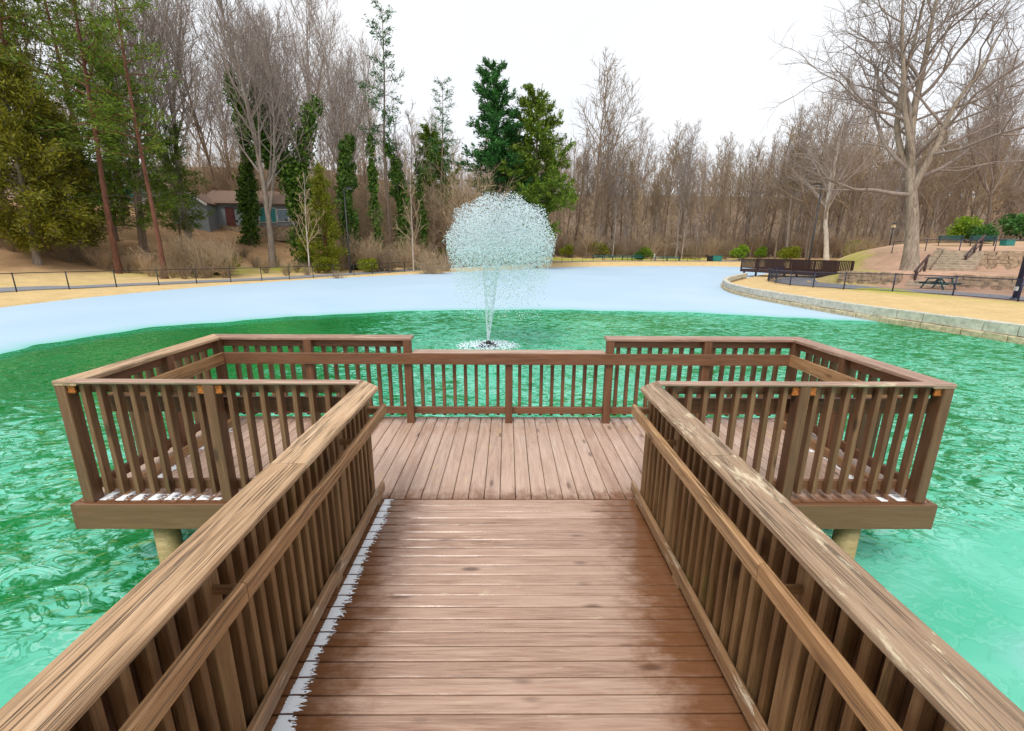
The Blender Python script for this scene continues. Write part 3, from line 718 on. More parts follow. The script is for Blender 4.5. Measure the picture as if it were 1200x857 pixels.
for u, v in zip(posts_x[:-1], posts_x[1:]):
    xs = spaced(u, v, .1325)
    for k, x in enumerate(xs[1:-1]):
        hi = 1.028 if (x < xl_h or x > xr_h) else .852
        baluster(r, x, 5.348, .058, hi, .038, .06, M['baluster'], k)

# frost left along the kerb and in the wing corners
m, nt, b = new_mat('frost'); g = NG(nt); tc = g.n('ShaderNodeTexCoord')
nf = g.noise(tc.outputs['Object'], 90, 4, .7)
g.l(g.ramp(nf, [(.3, (.80, .86, .92)), (.7, (.95, .97, .98))]), b.inputs['Base Color']); b.inputs['Roughness'].default_value = .8
b.inputs['Subsurface Weight'].default_value = .0
g.bump(nf, .35, .002, b); M['frost'] = m
def frost_patch(V, Fc, x0, x1, y0, y1, seed, axis_=0, nx_=9, ny_=14):
    rs = np.random.default_rng(seed); base = len(V)
    for j in range(ny_ + 1):
        v_ = j / ny_; yy_ = y0 + (y1 - y0) * v_
        r1 = x1 + rs.uniform(-.022, .020) * (1 if axis_ == 0 else 1); r0 = x0 + rs.uniform(-.003, .003)
        for i in range(nx_ + 1):
            u = i / nx_; xx = r0 + (r1 - r0) * u
            edge = min(1, min(u, 1 - u) * 5, ); zz = .0005 + .0045 * edge * (.6 + .4 * rs.random()) * (1 if 0 < j < ny_ else .3)
            V.append((xx, yy_, zz))
    for j in range(ny_):
        for i in range(nx_):
            if (i >= nx_ - 3 and rs.random() < .22 * (i - nx_ + 4)): continue
            a = base + j * (nx_ + 1) + i; Fc.append((a, a + 1, a + nx_ + 2, a + nx_ + 1))
V, Fc = [], []
y = YJ - .046; q = 0
while y > -3.1:
    frost_patch(V, Fc, -1.047, -.962 + .012 * math.sin(q * .7) - (.03 if y > 2.9 else 0) * (y - 2.9), y - .0415, y + .0415, q); y -= .0921; q += 1
o = add('frost', mesh_from('frost', V, Fc, M['frost'], True)); tag(o, 'thin white frost lying along the walkway kerb', 'frost', kind='stuff')
V, Fc = [], []
for i in range(9): frost_patch(V, Fc, XL + .275, XL + .335 + .03 * math.sin(i * 1.3), 3.58 + i * .17, 3.58 + i * .17 + .12 + .05 * math.sin(i * 2.1) ** 2, 200 + i)
rf0 = random.Random(3)
for i in range(9):
    xe = X0 + (-26 + i) * P_; ln_ = max(.03, .15 - .012 * i + rf0.uniform(-.03, .03))
    frost_patch(V, Fc, xe + .008, xe + .11 + rf0.uniform(-.03, .015), 3.43 + rf0.uniform(0, .02), 3.44 + ln_, 230 + i, nx_=8, ny_=10)
o = add('frost', mesh_from('frost', V, Fc, M['frost'], True)); tag(o, 'white frost inside the platform wing nearer the cedar woods', 'frost', kind='stuff')
V, Fc = [], []
for i in range(7): frost_patch(V, Fc, XR - .31 - .03 * math.sin(i * 1.7), XR - .275, 3.6 + i * .2, 3.6 + i * .2 + .05 + .09 * math.sin(i * 2.3) ** 2, 260 + i)
frost_patch(V, Fc, X0 + 24 * P_ + .01, X0 + 24 * P_ + .12, 3.43, 3.55, 280); frost_patch(V, Fc, X0 + 23 * P_ + .01, X0 + 23 * P_ + .08, 3.43, 3.50, 281)
o = add('frost', mesh_from('frost', V, Fc, M['frost'], True)); tag(o, 'patches of white frost inside the platform wing facing the stone-walled bank', 'frost', kind='stuff')

# ------------------------------------------------------------------ trees
def unit(v): return v / (np.linalg.norm(v) + 1e-9)
def tubes_mesh(name, lines, mat, sides):
    """lines: list of (pts (n,3), radii (n,), level) -> one mesh of tapered tubes"""
    VV, FF = [], []; base = 0
    for pts, rad, lev in lines:
        k = sides[min(lev, len(sides) - 1)]; n = len(pts)
        T = np.gradient(pts, axis=0); T /= np.linalg.norm(T, axis=1)[:, None] + 1e-9
        ref = np.array([.91, .23, .34]) if abs(T[0, 0]) < .8 else np.array([.1, .95, .2])
        U = np.cross(T, ref); U /= np.linalg.norm(U, axis=1)[:, None] + 1e-9; W = np.cross(T, U)
        a = np.arange(k) * 2 * math.pi / k
        ring = pts[:, None, :] + rad[:, None, None] * (np.cos(a)[None, :, None] * U[:, None, :] + np.sin(a)[None, :, None] * W[:, None, :])
        VV.append(ring.reshape(-1, 3))
        i = (np.arange(n - 1)[:, None] * k + np.arange(k)[None, :]); j = (np.arange(n - 1)[:, None] * k + (np.arange(k)[None, :] + 1) % k)
        FF.append((np.stack([i, j, j + k, i + k], -1).reshape(-1, 4)) + base); base += n * k
    return mesh_np(name, np.concatenate(VV), np.concatenate(FF), mat, True)
def grow_line(rs, p, d, L, r0, r1, n, wob, up):
    pts = [p]; dd = unit(np.array(d, float)); st = L / n
    for i in range(n):
        dd = unit(dd + rs.normal(0, wob, 3) + np.array([0, 0, up])); pts.append(pts[-1] + dd * st)
    u = np.linspace(0, 1, n + 1)
    return np.array(pts), r0 + (r1 - r0) * u ** .9
def rot_from(d, ang, az, rs):
    d = unit(d); ref = np.array([0, 0, 1.0]) if abs(d[2]) < .9 else np.array([1.0, 0, 0])
    u = unit(np.cross(d, ref)); w = np.cross(d, u)
    return unit(d * math.cos(ang) + (u * math.cos(az) + w * math.sin(az)) * math.sin(ang))
def bare_tree(seed, H, r0, first=.35, n1=16, n2=8, n3=5, len1=.34, ang1=(.6, 1.0), up1=.05, wob=.10, fork=0, tmin=.012, n4=0, trunk_wob=.03, lean=(0, 0), flare=1.5, l2=.5, l3=.5):
    rs = np.random.default_rng(seed); trunk = []; lines = []
    nt_ = 14
    pts, rad = grow_line(rs, np.array([0, 0, -.3]), (lean[0], lean[1], 1), H, r0, r0 * .10, nt_, trunk_wob, .02)
    rad[0] *= flare; rad[1] *= 1 + (flare - 1) * .25
    trunk.append((pts, rad, 0)); stems = [(pts, rad, H)]
    for k in range(fork):
        i = int(nt_ * rs.uniform(.22, .45)); d = rot_from(pts[i + 1] - pts[i], rs.uniform(.3, .55), rs.uniform(0, 6.28), rs)
        p2, q2 = grow_line(rs, pts[i], d, H * rs.uniform(.5, .68), rad[i] * .75, r0 * .08, 11, trunk_wob * 1.3, .08)
        trunk.append((p2, q2, 0)); stems.append((p2, q2, H * .6))
    for si, (pts, rad, Hs) in enumerate(stems):
        n = len(pts); m1 = n1 if si == 0 else int(n1 * .6); f0 = first if si == 0 else .15
        az = rs.uniform(0, 6.28)
        for b in range(m1):
            t = f0 + (1 - f0) * (b + rs.random()) / m1 * .98; x = t * (n - 1); i = min(int(x), n - 2); fr = x - i
            p = pts[i] * (1 - fr) + pts[i + 1] * fr; rr = rad[i] * (1 - fr) + rad[i + 1] * fr; d = pts[i + 1] - pts[i]
            az += 2.4 + rs.normal(0, .4)
            L1 = H * len1 * (1.12 - .75 * (t - f0) / (1 - f0)) * rs.uniform(.65, 1.15)
            a1 = rs.uniform(*ang1) * (1.15 - .45 * t)
            P1, R1 = grow_line(rs, p, rot_from(d, a1, az, rs), L1, min(rr * .62, .05 + L1 * .016), tmin * 1.3, 7, wob, up1)
            lines.append((P1, R1, 1)); az2 = rs.uniform(0, 6.28)
            for c in range(n2):
                t2 = .22 + .76 * (c + rs.random()) / n2; x2 = t2 * 7; i2 = min(int(x2), 6); f2 = x2 - i2
                p2 = P1[i2] * (1 - f2) + P1[i2 + 1] * f2; r2 = R1[i2]; az2 += 2.4
                L2 = L1 * l2 * (1.15 - .6 * t2) * rs.uniform(.6, 1.2)
                P2, R2 = grow_line(rs, p2, rot_from(P1[i2 + 1] - P1[i2], rs.uniform(.45, .95), az2, rs), L2, max(tmin * 1.2, min(r2 * .6, L2 * .014)), tmin, 4, wob * 1.2, up1 * 1.2)
                lines.append((P2, R2, 2)); az3 = rs.uniform(0, 6.28)
                for e in range(n3):
                    t3 = .2 + .78 * (e + rs.random()) / n3; i3 = min(int(t3 * 4), 3); f3 = t3 * 4 - i3
                    p3 = P2[i3] * (1 - f3) + P2[i3 + 1] * f3; az3 += 2.4; L3 = L2 * l3 * rs.uniform(.5, 1.2)
                    P3, R3 = grow_line(rs, p3, rot_from(P2[i3 + 1] - P2[i3], rs.uniform(.4, .9), az3, rs), L3, tmin, tmin * .55, 2, wob * 1.3, up1)
                    lines.append((P3, R3, 3))
                    for h in range(n4):
                        p4 = P3[1] * (1 - h / max(1, n4)) + P3[2] * (h / max(1, n4))
                        P4, R4 = grow_line(rs, p4, rot_from(P3[2] - P3[1], rs.uniform(.5, 1.0), rs.uniform(0, 6.28), rs), L3 * rs.uniform(.35, .7), tmin * .7, tmin * .4, 2, wob, up1)
                        lines.append((P4, R4, 3))
    return trunk, lines
def leaves_mesh(name, pos, dirs, size, aspect, mat, seed, tone=None, flat=0.0):
    """one small rhombic leaf/needle spray per position"""
    rs = np.random.default_rng(seed); n = len(pos)
    d = dirs + rs.normal(0, .45, (n, 3)); d /= np.linalg.norm(d, axis=1)[:, None] + 1e-9
    r = rs.normal(0, 1, (n, 3)); r[:, 2] *= 1 - flat; w = np.cross(d, r); w /= np.linalg.norm(w, axis=1)[:, None] + 1e-9
    L = size * rs.uniform(.6, 1.35, n)[:, None]; W = L * aspect * rs.uniform(.7, 1.3, n)[:, None]
    nrm = np.cross(d, w)
    a = pos - d * L * .5; c = pos + d * L * .5 - nrm * L * .06; b_ = pos + w * W * .5 + nrm * L * .05; e = pos - w * W * .5 + nrm * L * .05
    V = np.stack([a, b_, c, e], 1).reshape(-1, 3); Fq = np.arange(n * 4).reshape(n, 4)
    me = mesh_np(name, V, Fq, mat)
    t = rs.random(n) if tone is None else np.clip(tone + rs.normal(0, .18, n), 0, 1)
    point_color(me, np.repeat(t, 4)[:, None] * np.ones(3)); return me
def along(lines, levels, per_m, rs, lo=.25, spread=.12):
    P, D = [], []
    for pts, rad, lev in lines:
        if lev not in levels: continue
        seg = np.diff(pts, axis=0); L = np.linalg.norm(seg, axis=1).sum(); n = max(1, int(L * per_m))
        t = (lo + (1 - lo) * rs.random(n)) * (len(pts) - 1); i = np.minimum(t.astype(int), len(pts) - 2); f = (t - i)[:, None]
        P.append(pts[i] * (1 - f) + pts[i + 1] * f + rs.normal(0, spread, (n, 3))); D.append(seg[i] / (np.linalg.norm(seg[i], axis=1)[:, None] + 1e-9))
    return np.concatenate(P), np.concatenate(D)

TREES = {}
SID = (8, 5, 4, 3)
def reg(key, trunk, crowns): TREES[key] = (trunk, crowns)
def reg_bare(key, tm, cm, **kw):
    t, l = bare_tree(**kw)
    reg(key, tubes_mesh('trunk', t, M[tm], SID), [('crown', tubes_mesh('crown', l, M[cm], SID))])
# forest kinds (seen from 80 m and more: sturdier twigs)
for i in range(6):
    reg_bare('forest%d' % i, ['bark_brown', 'bark_grey', 'bark_brown'][i % 3], ['twig_brown', 'twig_grey', 'twig_brown'][i % 3], seed=100 + i, H=[24, 27, 22, 25, 20, 28][i], r0=[.22, .27, .19, .24, .17, .28][i],
             first=[.30, .38, .22, .34, .18, .42][i], n1=24, n2=8, n3=5, len1=[.27, .30, .33, .25, .32, .28][i], ang1=(.45, .95), up1=.075, wob=.12, tmin=.020, fork=i % 2)
for i in range(3):   # thin understorey poles
    reg_bare('pole%d' % i, ['bark_grey', 'bark_brown', 'bark_pale'][i], ['twig_tan', 'twig_brown', 'twig_grey'][i], seed=140 + i, H=[13, 16, 11][i], r0=[.09, .11, .08][i], first=.15, n1=22, n2=7, n3=4, len1=.20, ang1=(.5, .9), up1=.06, wob=.13, tmin=.017)
# vase-shaped tall trees on the cedar side
for i in range(3):
    reg_bare('vase%d' % i, ['bark_grey', 'bark_brown', 'bark_grey'][i], 'twig_grey', seed=[160, 163, 165][i], H=[26, 24, 27][i], r0=[.34, .27, .30][i], first=[.30, .26, .34][i], n1=22, n2=10, n3=6, len1=.36, ang1=(.35, .75), up1=.11, wob=.07, tmin=.015, fork=[2, 2, 1][i], trunk_wob=.035)
# the big oak on the terrace
reg_bare('oak', 'bark_oak', 'twig_grey', lean=(-.10, .02), seed=226, H=21, r0=.47, first=.26, n1=15, n2=9, n3=6, n4=1, len1=.48, ang1=(.7, 1.3), up1=.07, wob=.23, tmin=.013, fork=4, trunk_wob=.055, flare=1.45, l2=.55)
reg_bare('sycamore', 'bark_pale', 'twig_grey', seed=231, H=21, r0=.36, first=.30, n1=20, n2=9, n3=6, len1=.42, ang1=(.6, 1.05), up1=.06, wob=.15, tmin=.016, fork=1, trunk_wob=.04, lean=(-.12, 0))
reg_bare('sapling', 'bark_pale', 'twig_tan', seed=240, H=7.5, r0=.07, first=.2, n1=14, n2=5, n3=3, len1=.3, ang1=(.5, .9), up1=.07, wob=.12, tmin=.011)
def conifer(key, seed, H, r0, first, n1, len1, droop, leaf, bark_, per_m, size, asp, lean=(0, 0), spread=.16, n2=9, taper=1.0, tone_h=False, l2=.5, up=.02):
    rs = np.random.default_rng(seed)
    pts, rad = grow_line(rs, np.array([0, 0, -.3]), (lean[0], lean[1], 1), H, r0, .03, 14, .02, .03); rad[0] *= 1.3
    trunk = [(pts, rad, 0)]; lines = []; az = 0
    for b in range(n1):
        t = first + (1 - first) * (b + rs.random()) / n1; x = t * 14; i = min(int(x), 13); f = x - i
        p = pts[i] * (1 - f) + pts[i + 1] * f; az += 2.4 + rs.normal(0, .5); u = (t - first) / (1 - first)
        L = H * len1 * max(.12, (1.05 - u ** 1.3 * taper)) * rs.uniform(.55, 1.2) * min(1, .55 + u * 3)
        P1, R1 = grow_line(rs, p, (math.cos(az), math.sin(az), droop + .5 * u), L, min(rad[i] * .5, .012 + L * .012), .012, 6, .10, up)
        lines.append((P1, R1, 1))
        for c in range(n2):
            t2 = .2 + .78 * (c + rs.random()) / n2; i2 = min(int(t2 * 6), 5)
            P2, R2 = grow_line(rs, P1[i2], rot_from(P1[i2 + 1] - P1[i2], rs.uniform(.5, 1.0), rs.uniform(0, 6.28), rs), L * l2 * (1.1 - .6 * t2) * rs.uniform(.5, 1.1), .012, .008, 3, .12, .01)
            lines.append((P2, R2, 2))
    P, D = along(lines, (1, 2), per_m, rs, .25, spread)
    reg(key, tubes_mesh('trunk', trunk, M[bark_], SID), [('branches', tubes_mesh('branches', lines, M[bark_], (6, 4, 3))), ('crown', leaves_mesh('crown', P, D, size, asp, M[leaf], seed + 1))])
conifer('pine_dense', 301, 25, .30, .20, 84, .27, .02, 'leaf_pine', 'bark_brown', 20, .52, .28, n2=11, taper=.82)
conifer('pine_dense2', 302, 23, .28, .24, 74, .30, .02, 'leaf_green', 'bark_brown', 19, .52, .28, n2=11, taper=.8)
conifer('pine_thin', 303, 27, .24, .46, 34, .13, .0, 'leaf_pine', 'bark_brown', 9, .42, .22, n2=8, taper=.7)
conifer('pine_tall', 304, 25, .25, .36, 44, .18, .05, 'leaf_green', 'bark_red', 13, .38, .22, n2=8, taper=.6, lean=(.06, 0))
conifer('pine_tall2', 305, 24, .19, .38, 38, .17, .05, 'leaf_green', 'bark_red', 12, .38, .22, n2=7, taper=.6, lean=(-.03, 0))
conifer('cedar_broad', 311, 14.5, .26, .12, 80, .34, .02, 'leaf_cedar', 'bark_grey', 30, .30, .30, n2=12, taper=.72, spread=.24)
conifer('cedar_olive', 312, 12, .22, .06, 80, .28, .22, 'leaf_olive', 'bark_red', 30, .26, .28, n2=10, taper=.95, spread=.18)
conifer('cedar_green', 313, 16, .17, .22, 56, .26, -.02, 'leaf_green', 'bark_brown', 17, .36, .24, n2=10, taper=.75, spread=.18, lean=(.05, 0))
conifer('cedar_brown', 314, 18, .24, .25, 50, .24, .15, 'leaf_cedar', 'bark_grey', 10, .34, .28, n2=9, taper=.6, spread=.2)
# ivy-clad trees: a leafy sleeve up the stem, bare crown above
def ivy(key, seed, base_kw, top, rmax, n, stub=0):
    rs = np.random.default_rng(seed); t, l = bare_tree(seed=seed, **base_kw)
    P, D = [], []
    for si, (pts, rad, _) in enumerate(t):
        d = np.r_[0, np.cumsum(np.linalg.norm(np.diff(pts, axis=0), axis=1))]; hmax = min(top, d[-1] * .85)
        nc = int((70 if si == 0 else 40) * hmax / 10); each = max(8, int(n * (1 if si == 0 else .5) / nc))
        for c in range(nc):                      # ragged clumps hanging on the stem and its stubs
            h_ = hmax * rs.random() ** .9; u = h_ / hmax; a = rs.uniform(0, 6.28); off = rmax * (1.0 - .6 * u) * rs.random() ** 1.2
            cc = np.array([np.interp(h_, d, pts[:, k]) for k in range(3)]) + np.array([math.cos(a) * off, math.sin(a) * off, rs.normal(0, .3)])
            rr = rmax * rs.uniform(.14, .36) * (1.1 - .5 * u)
            P.append(cc + rs.normal(0, 1, (each, 3)) * rr * np.array([.8, .8, 1.7])); D.append(rs.normal(0, .6, (each, 3)) + np.array([0, 0, -.6]))
    reg(key, tubes_mesh('trunk', t, M['bark_brown'], SID), [('crown', tubes_mesh('crown', l, M['twig_grey'], SID)), ('ivy', leaves_mesh('ivy', np.concatenate(P), np.concatenate(D), .30, .8, M['leaf_ivy'], seed + 7))])
ivy('ivy0', 401, dict(H=22, r0=.30, first=.42, n1=16, n2=9, n3=5, len1=.34, ang1=(.35, .8), up1=.09, wob=.10, tmin=.014, fork=3, trunk_wob=.05), 10.5, 1.5, 9000)
ivy('ivy1', 402, dict(H=19, r0=.24, first=.50, n1=10, n2=7, n3=4, len1=.22, ang1=(.4, .9), up1=.06, wob=.14, tmin=.014, fork=1, trunk_wob=.05), 14, 1.05, 7000)
ivy('ivy2', 403, dict(H=16, r0=.22, first=.55, n1=9, n2=6, n3=4, len1=.25, ang1=(.5, 1.0), up1=.03, wob=.16, tmin=.014, fork=1, trunk_wob=.07), 12.5, 1.15, 7000)
ivy('ivy3', 404, dict(H=21, r0=.2, first=.55, n1=10, n2=7, n3=4, len1=.2, ang1=(.4, .8), up1=.08, wob=.1, tmin=.014, fork=0, trunk_wob=.03), 15, .8, 6000)
# shrubs
def twig_shrub(key, seed, H, n, mat, spread=.5, n2=6, n3=3, tmin=.009):
    rs = np.random.default_rng(seed); stems = []; lines = []
    for i in range(n):
        a = rs.uniform(0, 6.28); s_ = rs.uniform(.1, spread)
        P1, R1 = grow_line(rs, np.array([math.cos(a) * .15, math.sin(a) * .15, -.1]), (math.cos(a) * s_, math.sin(a) * s_, 1), H * rs.uniform(.6, 1.1), .022, tmin, 6, .10, .02)
        stems.append((P1, R1, 1))
        for c in range(n2):
            i2 = rs.integers(1, 6); P2, R2 = grow_line(rs, P1[i2], rot_from(P1[i2 + 1] - P1[i2], rs.uniform(.35, .8), rs.uniform(0, 6.28), rs), H * .38 * rs.uniform(.5, 1.1), .011, tmin * .8, 4, .12, .03)
            lines.append((P2, R2, 2))
            for e in range(n3):
                j = rs.integers(1, 4); P3, R3 = grow_line(rs, P2[j], rot_from(P2[j + 1] - P2[j], rs.uniform(.4, .8), rs.uniform(0, 6.28), rs), H * .16, tmin * .8, tmin * .5, 2, .12, .02)
                lines.append((P3, R3, 3))
    reg(key, tubes_mesh('stem', stems, M[mat], (5, 4, 3)), [('twigs', tubes_mesh('twigs', lines, M[mat], (4, 3, 3)))])
twig_shrub('shrub_tan', 501, 3.0, 26, 'twig_tan', .55)
twig_shrub('shrub_brown', 502, 2.4, 26, 'twig_brown', .75)
twig_shrub('vine', 503, 8.5, 30, 'twig_tan', .55, 9, 5, .013)
def leaf_shrub(key, seed, R, H, mat, n, size=.2):
    rs = np.random.default_rng(seed); stems = []
    for i in range(9):
        a = rs.uniform(0, 6.28); P1, R1 = grow_line(rs, np.array([0, 0, -.1]), (math.cos(a) * .7, math.sin(a) * .7, 1), H * .7, .03, .01, 4, .1, .02); stems.append((P1, R1, 1))
    ctrs = [(rs.uniform(-.6, .6) * R, rs.uniform(-.6, .6) * R, H * rs.uniform(.3, .75), rs.uniform(.35, .6) * R) for _ in range(11)]
    P = []; D = []
    for k in range(n):
        c = ctrs[k % 11]; d = unit(rs.normal(0, 1, 3)); r_ = c[3] * rs.random() ** .35
        q = np.array([c[0] + d[0] * r_, c[1] + d[1] * r_, max(.02, c[2] + d[2] * r_ * .8)]); P.append(q); D.append(d)
    reg(key, tubes_mesh('stem', stems, M['bark_brown'], (5, 4, 3)), [('foliage', leaves_mesh('foliage', np.array(P), np.array(D), size, .55, M[mat], seed + 1))])
leaf_shrub('bush_lime', 601, 1.5, 2.6, 'leaf_lime', 3500)
leaf_shrub('bush_green', 602, 1.6, 2.2, 'leaf_bush', 3500)
leaf_shrub('bush_olive', 603, 1.6, 2.4, 'leaf_olive', 2600)
leaf_shrub('bush_sparse', 604, 1.8, 2.6, 'leaf_cedar', 1500)

def plant(key, name, x, y, label, cat='tree', group=None, rz=None, sc=1.0, parts=True, z=None, rs=random.Random(77)):
    tm, cr = TREES[key]
    rz = rs.uniform(0, 6.28) if rz is None else rz
    r = empty(name, (x, y, gz(x, y) - .05 if z is None else z), label, cat, group, rz, sc)
    for nm, me in [('trunk' if tm.name.startswith('trunk') else 'stem', tm)] + cr:
        o = bpy.data.objects.new(nm, me); C.objects.link(o); o.parent = r
    return r
def plant_px(key, name, px, Y, label, **kw):
    """stand the plant on the ground in the direction of photo column px, Y metres out"""
    return plant(key, name, x_at(px, 300, Y), Y, label, **kw)

# --- cedar side (photo columns 0-250)
plant_px('cedar_broad', 'cedar_tree', 42, 36, 'broad dark olive cedar with foliage down to the fence, largest of its kind', rz=.4, sc=1.0)
plant_px('cedar_broad', 'cedar_tree', -45, 37, 'broad olive cedar at the outer edge of the cedar clump', rz=2.4, sc=.95)
plant_px('cedar_broad', 'cedar_tree', 95, 40, 'dark cedar tucked between the broad olive cedar and the red-barked pines', rz=4.4, sc=.82)
plant_px('cedar_brown', 'cedar_tree', 8, 44, 'tall thin brownish-olive cedar rising behind the broad cedars', rz=1.0, sc=1.25)
plant_px('cedar_brown', 'cedar_tree', 62, 47, 'sparse brown-green cedar behind the broad olive cedar', rz=3.0, sc=1.1)
plant_px('pine_tall', 'pine_tree', 135, 37.5, 'tall pine with reddish trunk leaning slightly over the leaf litter', rz=0.0)
plant_px('pine_tall2', 'pine_tree', 189, 37.5, 'straight slender pine with dark reddish trunk by the fence', rz=1.0)
plant_px('pine_tall', 'pine_tree', 118, 50, 'tall green pine standing behind the reddish leaning pine', rz=2.1, sc=1.12)
plant_px('cedar_green', 'cedar_tree', 166, 42, 'bright green feathery evergreen among the reddish pine trunks', rz=.3, sc=1.0)
plant_px('cedar_green', 'cedar_tree', 215, 47, 'bright green evergreen with drooping side boughs near the house', rz=2.2, sc=.78)
plant_px('vase1', 'bare_tree', 172, 44, 'bare tree with grey trunk between the two reddish pines', rz=1.3, sc=.95)
plant_px('vase0', 'bare_tree', 226, 48, 'tall twin-stemmed grey bare tree beside the drooping evergreen', rz=.2, sc=1.0)
plant_px('vase2', 'bare_tree', 90, 56, 'tall bare tree standing far behind the cedars', rz=3.3, sc=1.0)
plant_px('vase1', 'bare_tree', 20, 55, 'tall bare tree over the outermost cedars', rz=5.0, sc=1.05)
# --- house clearing and ivy trees (250-560)
plant_px('vase0', 'bare_tree', 318, 49, 'big bare forked tree with brown trunk in front of the house', rz=3.6, sc=1.0)
plant_px('ivy2', 'ivy_tree', 296, 56, 'leaning ivy-covered tree over the house roof', rz=.6, sc=1.05)
plant_px('ivy0', 'ivy_tree', 362, 52, 'wide multi-stemmed ivy-covered tree with a fan of bare limbs', rz=1.5, sc=1.05)
plant_px('vase2', 'bare_tree', 378, 62, 'pale bare tree fanning out above the wide ivy tree', rz=.9, sc=1.1)
plant_px('vase1', 'bare_tree', 345, 68, 'bare tree behind the house side of the wide ivy tree', rz=2.9, sc=1.12)
plant_px('cedar_olive', 'cedar_tree', 382, 49, 'dense yellow-green conical cedar beside the lamp post', rz=.4, sc=.90)
plant_px('ivy1', 'ivy_tree', 413, 53, 'ivy-covered trunk rising behind the lamp post', rz=.1, sc=1.0)
plant_px('vase2', 'bare_tree', 405, 60, 'bare tree with long upright limbs behind the lamp post', rz=4.2, sc=.98)
plant_px('ivy3', 'ivy_tree', 445, 55, 'slim tall ivy-covered tree under the thin-topped pine', rz=2.0, sc=1.0)
plant_px('pine_thin', 'pine_tree', 458, 57, 'tall thin-topped pine above the ivy trees, highest in the row', rz=.7, sc=1.0)
plant_px('ivy1', 'ivy_tree', 472, 58, 'ivy-covered tree with a ragged broken top', rz=3.1, sc=.95)
plant_px('ivy3', 'ivy_tree', 497, 60, 'narrow ivy-covered tree next to the vine tangle', rz=4.4, sc=.85)
plant_px('pine_thin', 'pine_tree', 515, 64, 'dark pine with bare upper trunk behind the vine tangle', rz=2.7, sc=.86)
plant_px('pine_dense2', 'pine_tree', 512, 70, 'dull green pine half hidden behind the vine tangle', rz=1.7, sc=.78)
plant_px('sapling', 'sapling', 361, 45, 'pale slender sapling with bare branches in front of the conical cedar', rz=.5, sc=1.25)
plant_px('sapling', 'sapling', 484, 52, 'pale thin sapling in front of the ivy trees', rz=2.5, sc=1.5)
plant_px('vine', 'vine_thicket', 545, 62, 'tall tangle of bare tan vines beside the dense pines', cat='thicket', rz=.5, sc=1.45)
plant_px('vine', 'vine_thicket', 520, 64, 'second tangle of bare tan vines against the ivy trees', cat='thicket', rz=2.5, sc=1.2)
plant_px('vine', 'vine_thicket', 432, 56, 'loose bare vines hanging around the ivy-covered trunks', cat='thicket', rz=1.5, sc=.9)
# --- the two dense pines behind the fountain
plant_px('pine_dense', 'pine_tree', 588, 68, 'dense dark green pine behind the fountain with the pointed top', rz=.3, sc=1.03)
plant_px('pine_dense2', 'pine_tree', 628, 66, 'dense bright green pine behind the fountain, the lower of the pair', rz=1.3, sc=1.02)
# --- terrace and hillside
plant('oak', 'oak_tree', 30.05, 34.0, 'massive old bare oak with pale trunk above the stone steps', rz=0.0, sc=1.0)
plant('sycamore', 'sycamore_tree', x_at(972, 298, 62), 62, 'pale-trunked leaning bare tree behind the brown footbridge', rz=.3, sc=1.0)
plant('oak', 'bare_tree', x_at(1225, 290, 50), 50, 'wide bare tree rooted on the upper terrace beyond the benches', rz=4.3, sc=.95)
plant('vase1', 'bare_tree', x_at(1158, 270, 52), 52, 'leaning bare tree at the bend of the terrace railing', rz=1.9, sc=.8)
# --- deep woods: rows of bare trees, nothing but their place tells them apart
rw = random.Random(4); FOREST = []
GRP = 'bare trees of the woods across the pond'
def far_tree(px, Y, sc=1.0, key=None):
    key = key or 'forest%d' % rw.randrange(6)
    nm = 'forest_tree'
    if px < 560: lab, grp = 'tall bare tree in the woods behind the ivy trees and cedars', 'bare trees of the woods behind the ivy trees and cedars'
    elif px > 960: lab, grp = 'tall bare tree in the woods behind the oak and the terraces', 'bare trees of the woods behind the terraces'
    else: lab, grp = 'tall slender bare tree in the brown winter woods across the pond', GRP
    plant_px(key, nm, px, Y, lab, group=grp, sc=sc * rw.uniform(.74, 1.12), rs=rw)
for px in np.arange(640, 1300, 12.5): far_tree(px + rw.uniform(-6, 6), rw.uniform(88, 98), .80 if px < 900 else .95)
for px in np.arange(560, 1300, 13): far_tree(px + rw.uniform(-6, 6), rw.uniform(102, 118), .90)
for px in np.arange(430, 1300, 20): far_tree(px + rw.uniform(-8, 8), rw.uniform(124, 145), 1.0)
for px in np.arange(-60, 560, 26): far_tree(px + rw.uniform(-10, 10), rw.uniform(82, 110), .78)
far_tree(690, 92, 1.12, 'forest5'); far_tree(706, 95, 1.1, 'forest1')
for px in np.arange(905, 1290, 19): far_tree(px + rw.uniform(-6, 6), rw.uniform(70, 84), .82)
def pole_tree(px, Y, sc=1.0):
    plant_px('pole%d' % rw.randrange(3), 'young_tree', px, Y, 'thin young bare tree at the edge of the woods across the pond' if 560 < px < 1000 else ('thin young bare tree behind the ivy trees and cedars' if px <= 560 else 'thin young bare tree on the hillside above the terraces'), group='young trees across the pond' if 560 < px < 1000 else ('young trees behind the ivy trees' if px <= 560 else 'young trees above the terraces'), sc=sc * rw.uniform(.8, 1.15), rs=rw)
for px in np.arange(640, 1000, 8): pole_tree(px + rw.uniform(-4, 4), rw.uniform(85, 98))
for px in np.arange(1000, 1290, 13): pole_tree(px + rw.uniform(-4, 4), rw.uniform(66, 85), .8)
for px in np.arange(0, 560, 16): pole_tree(px + rw.uniform(-7, 7), rw.uniform(58, 80), .75)
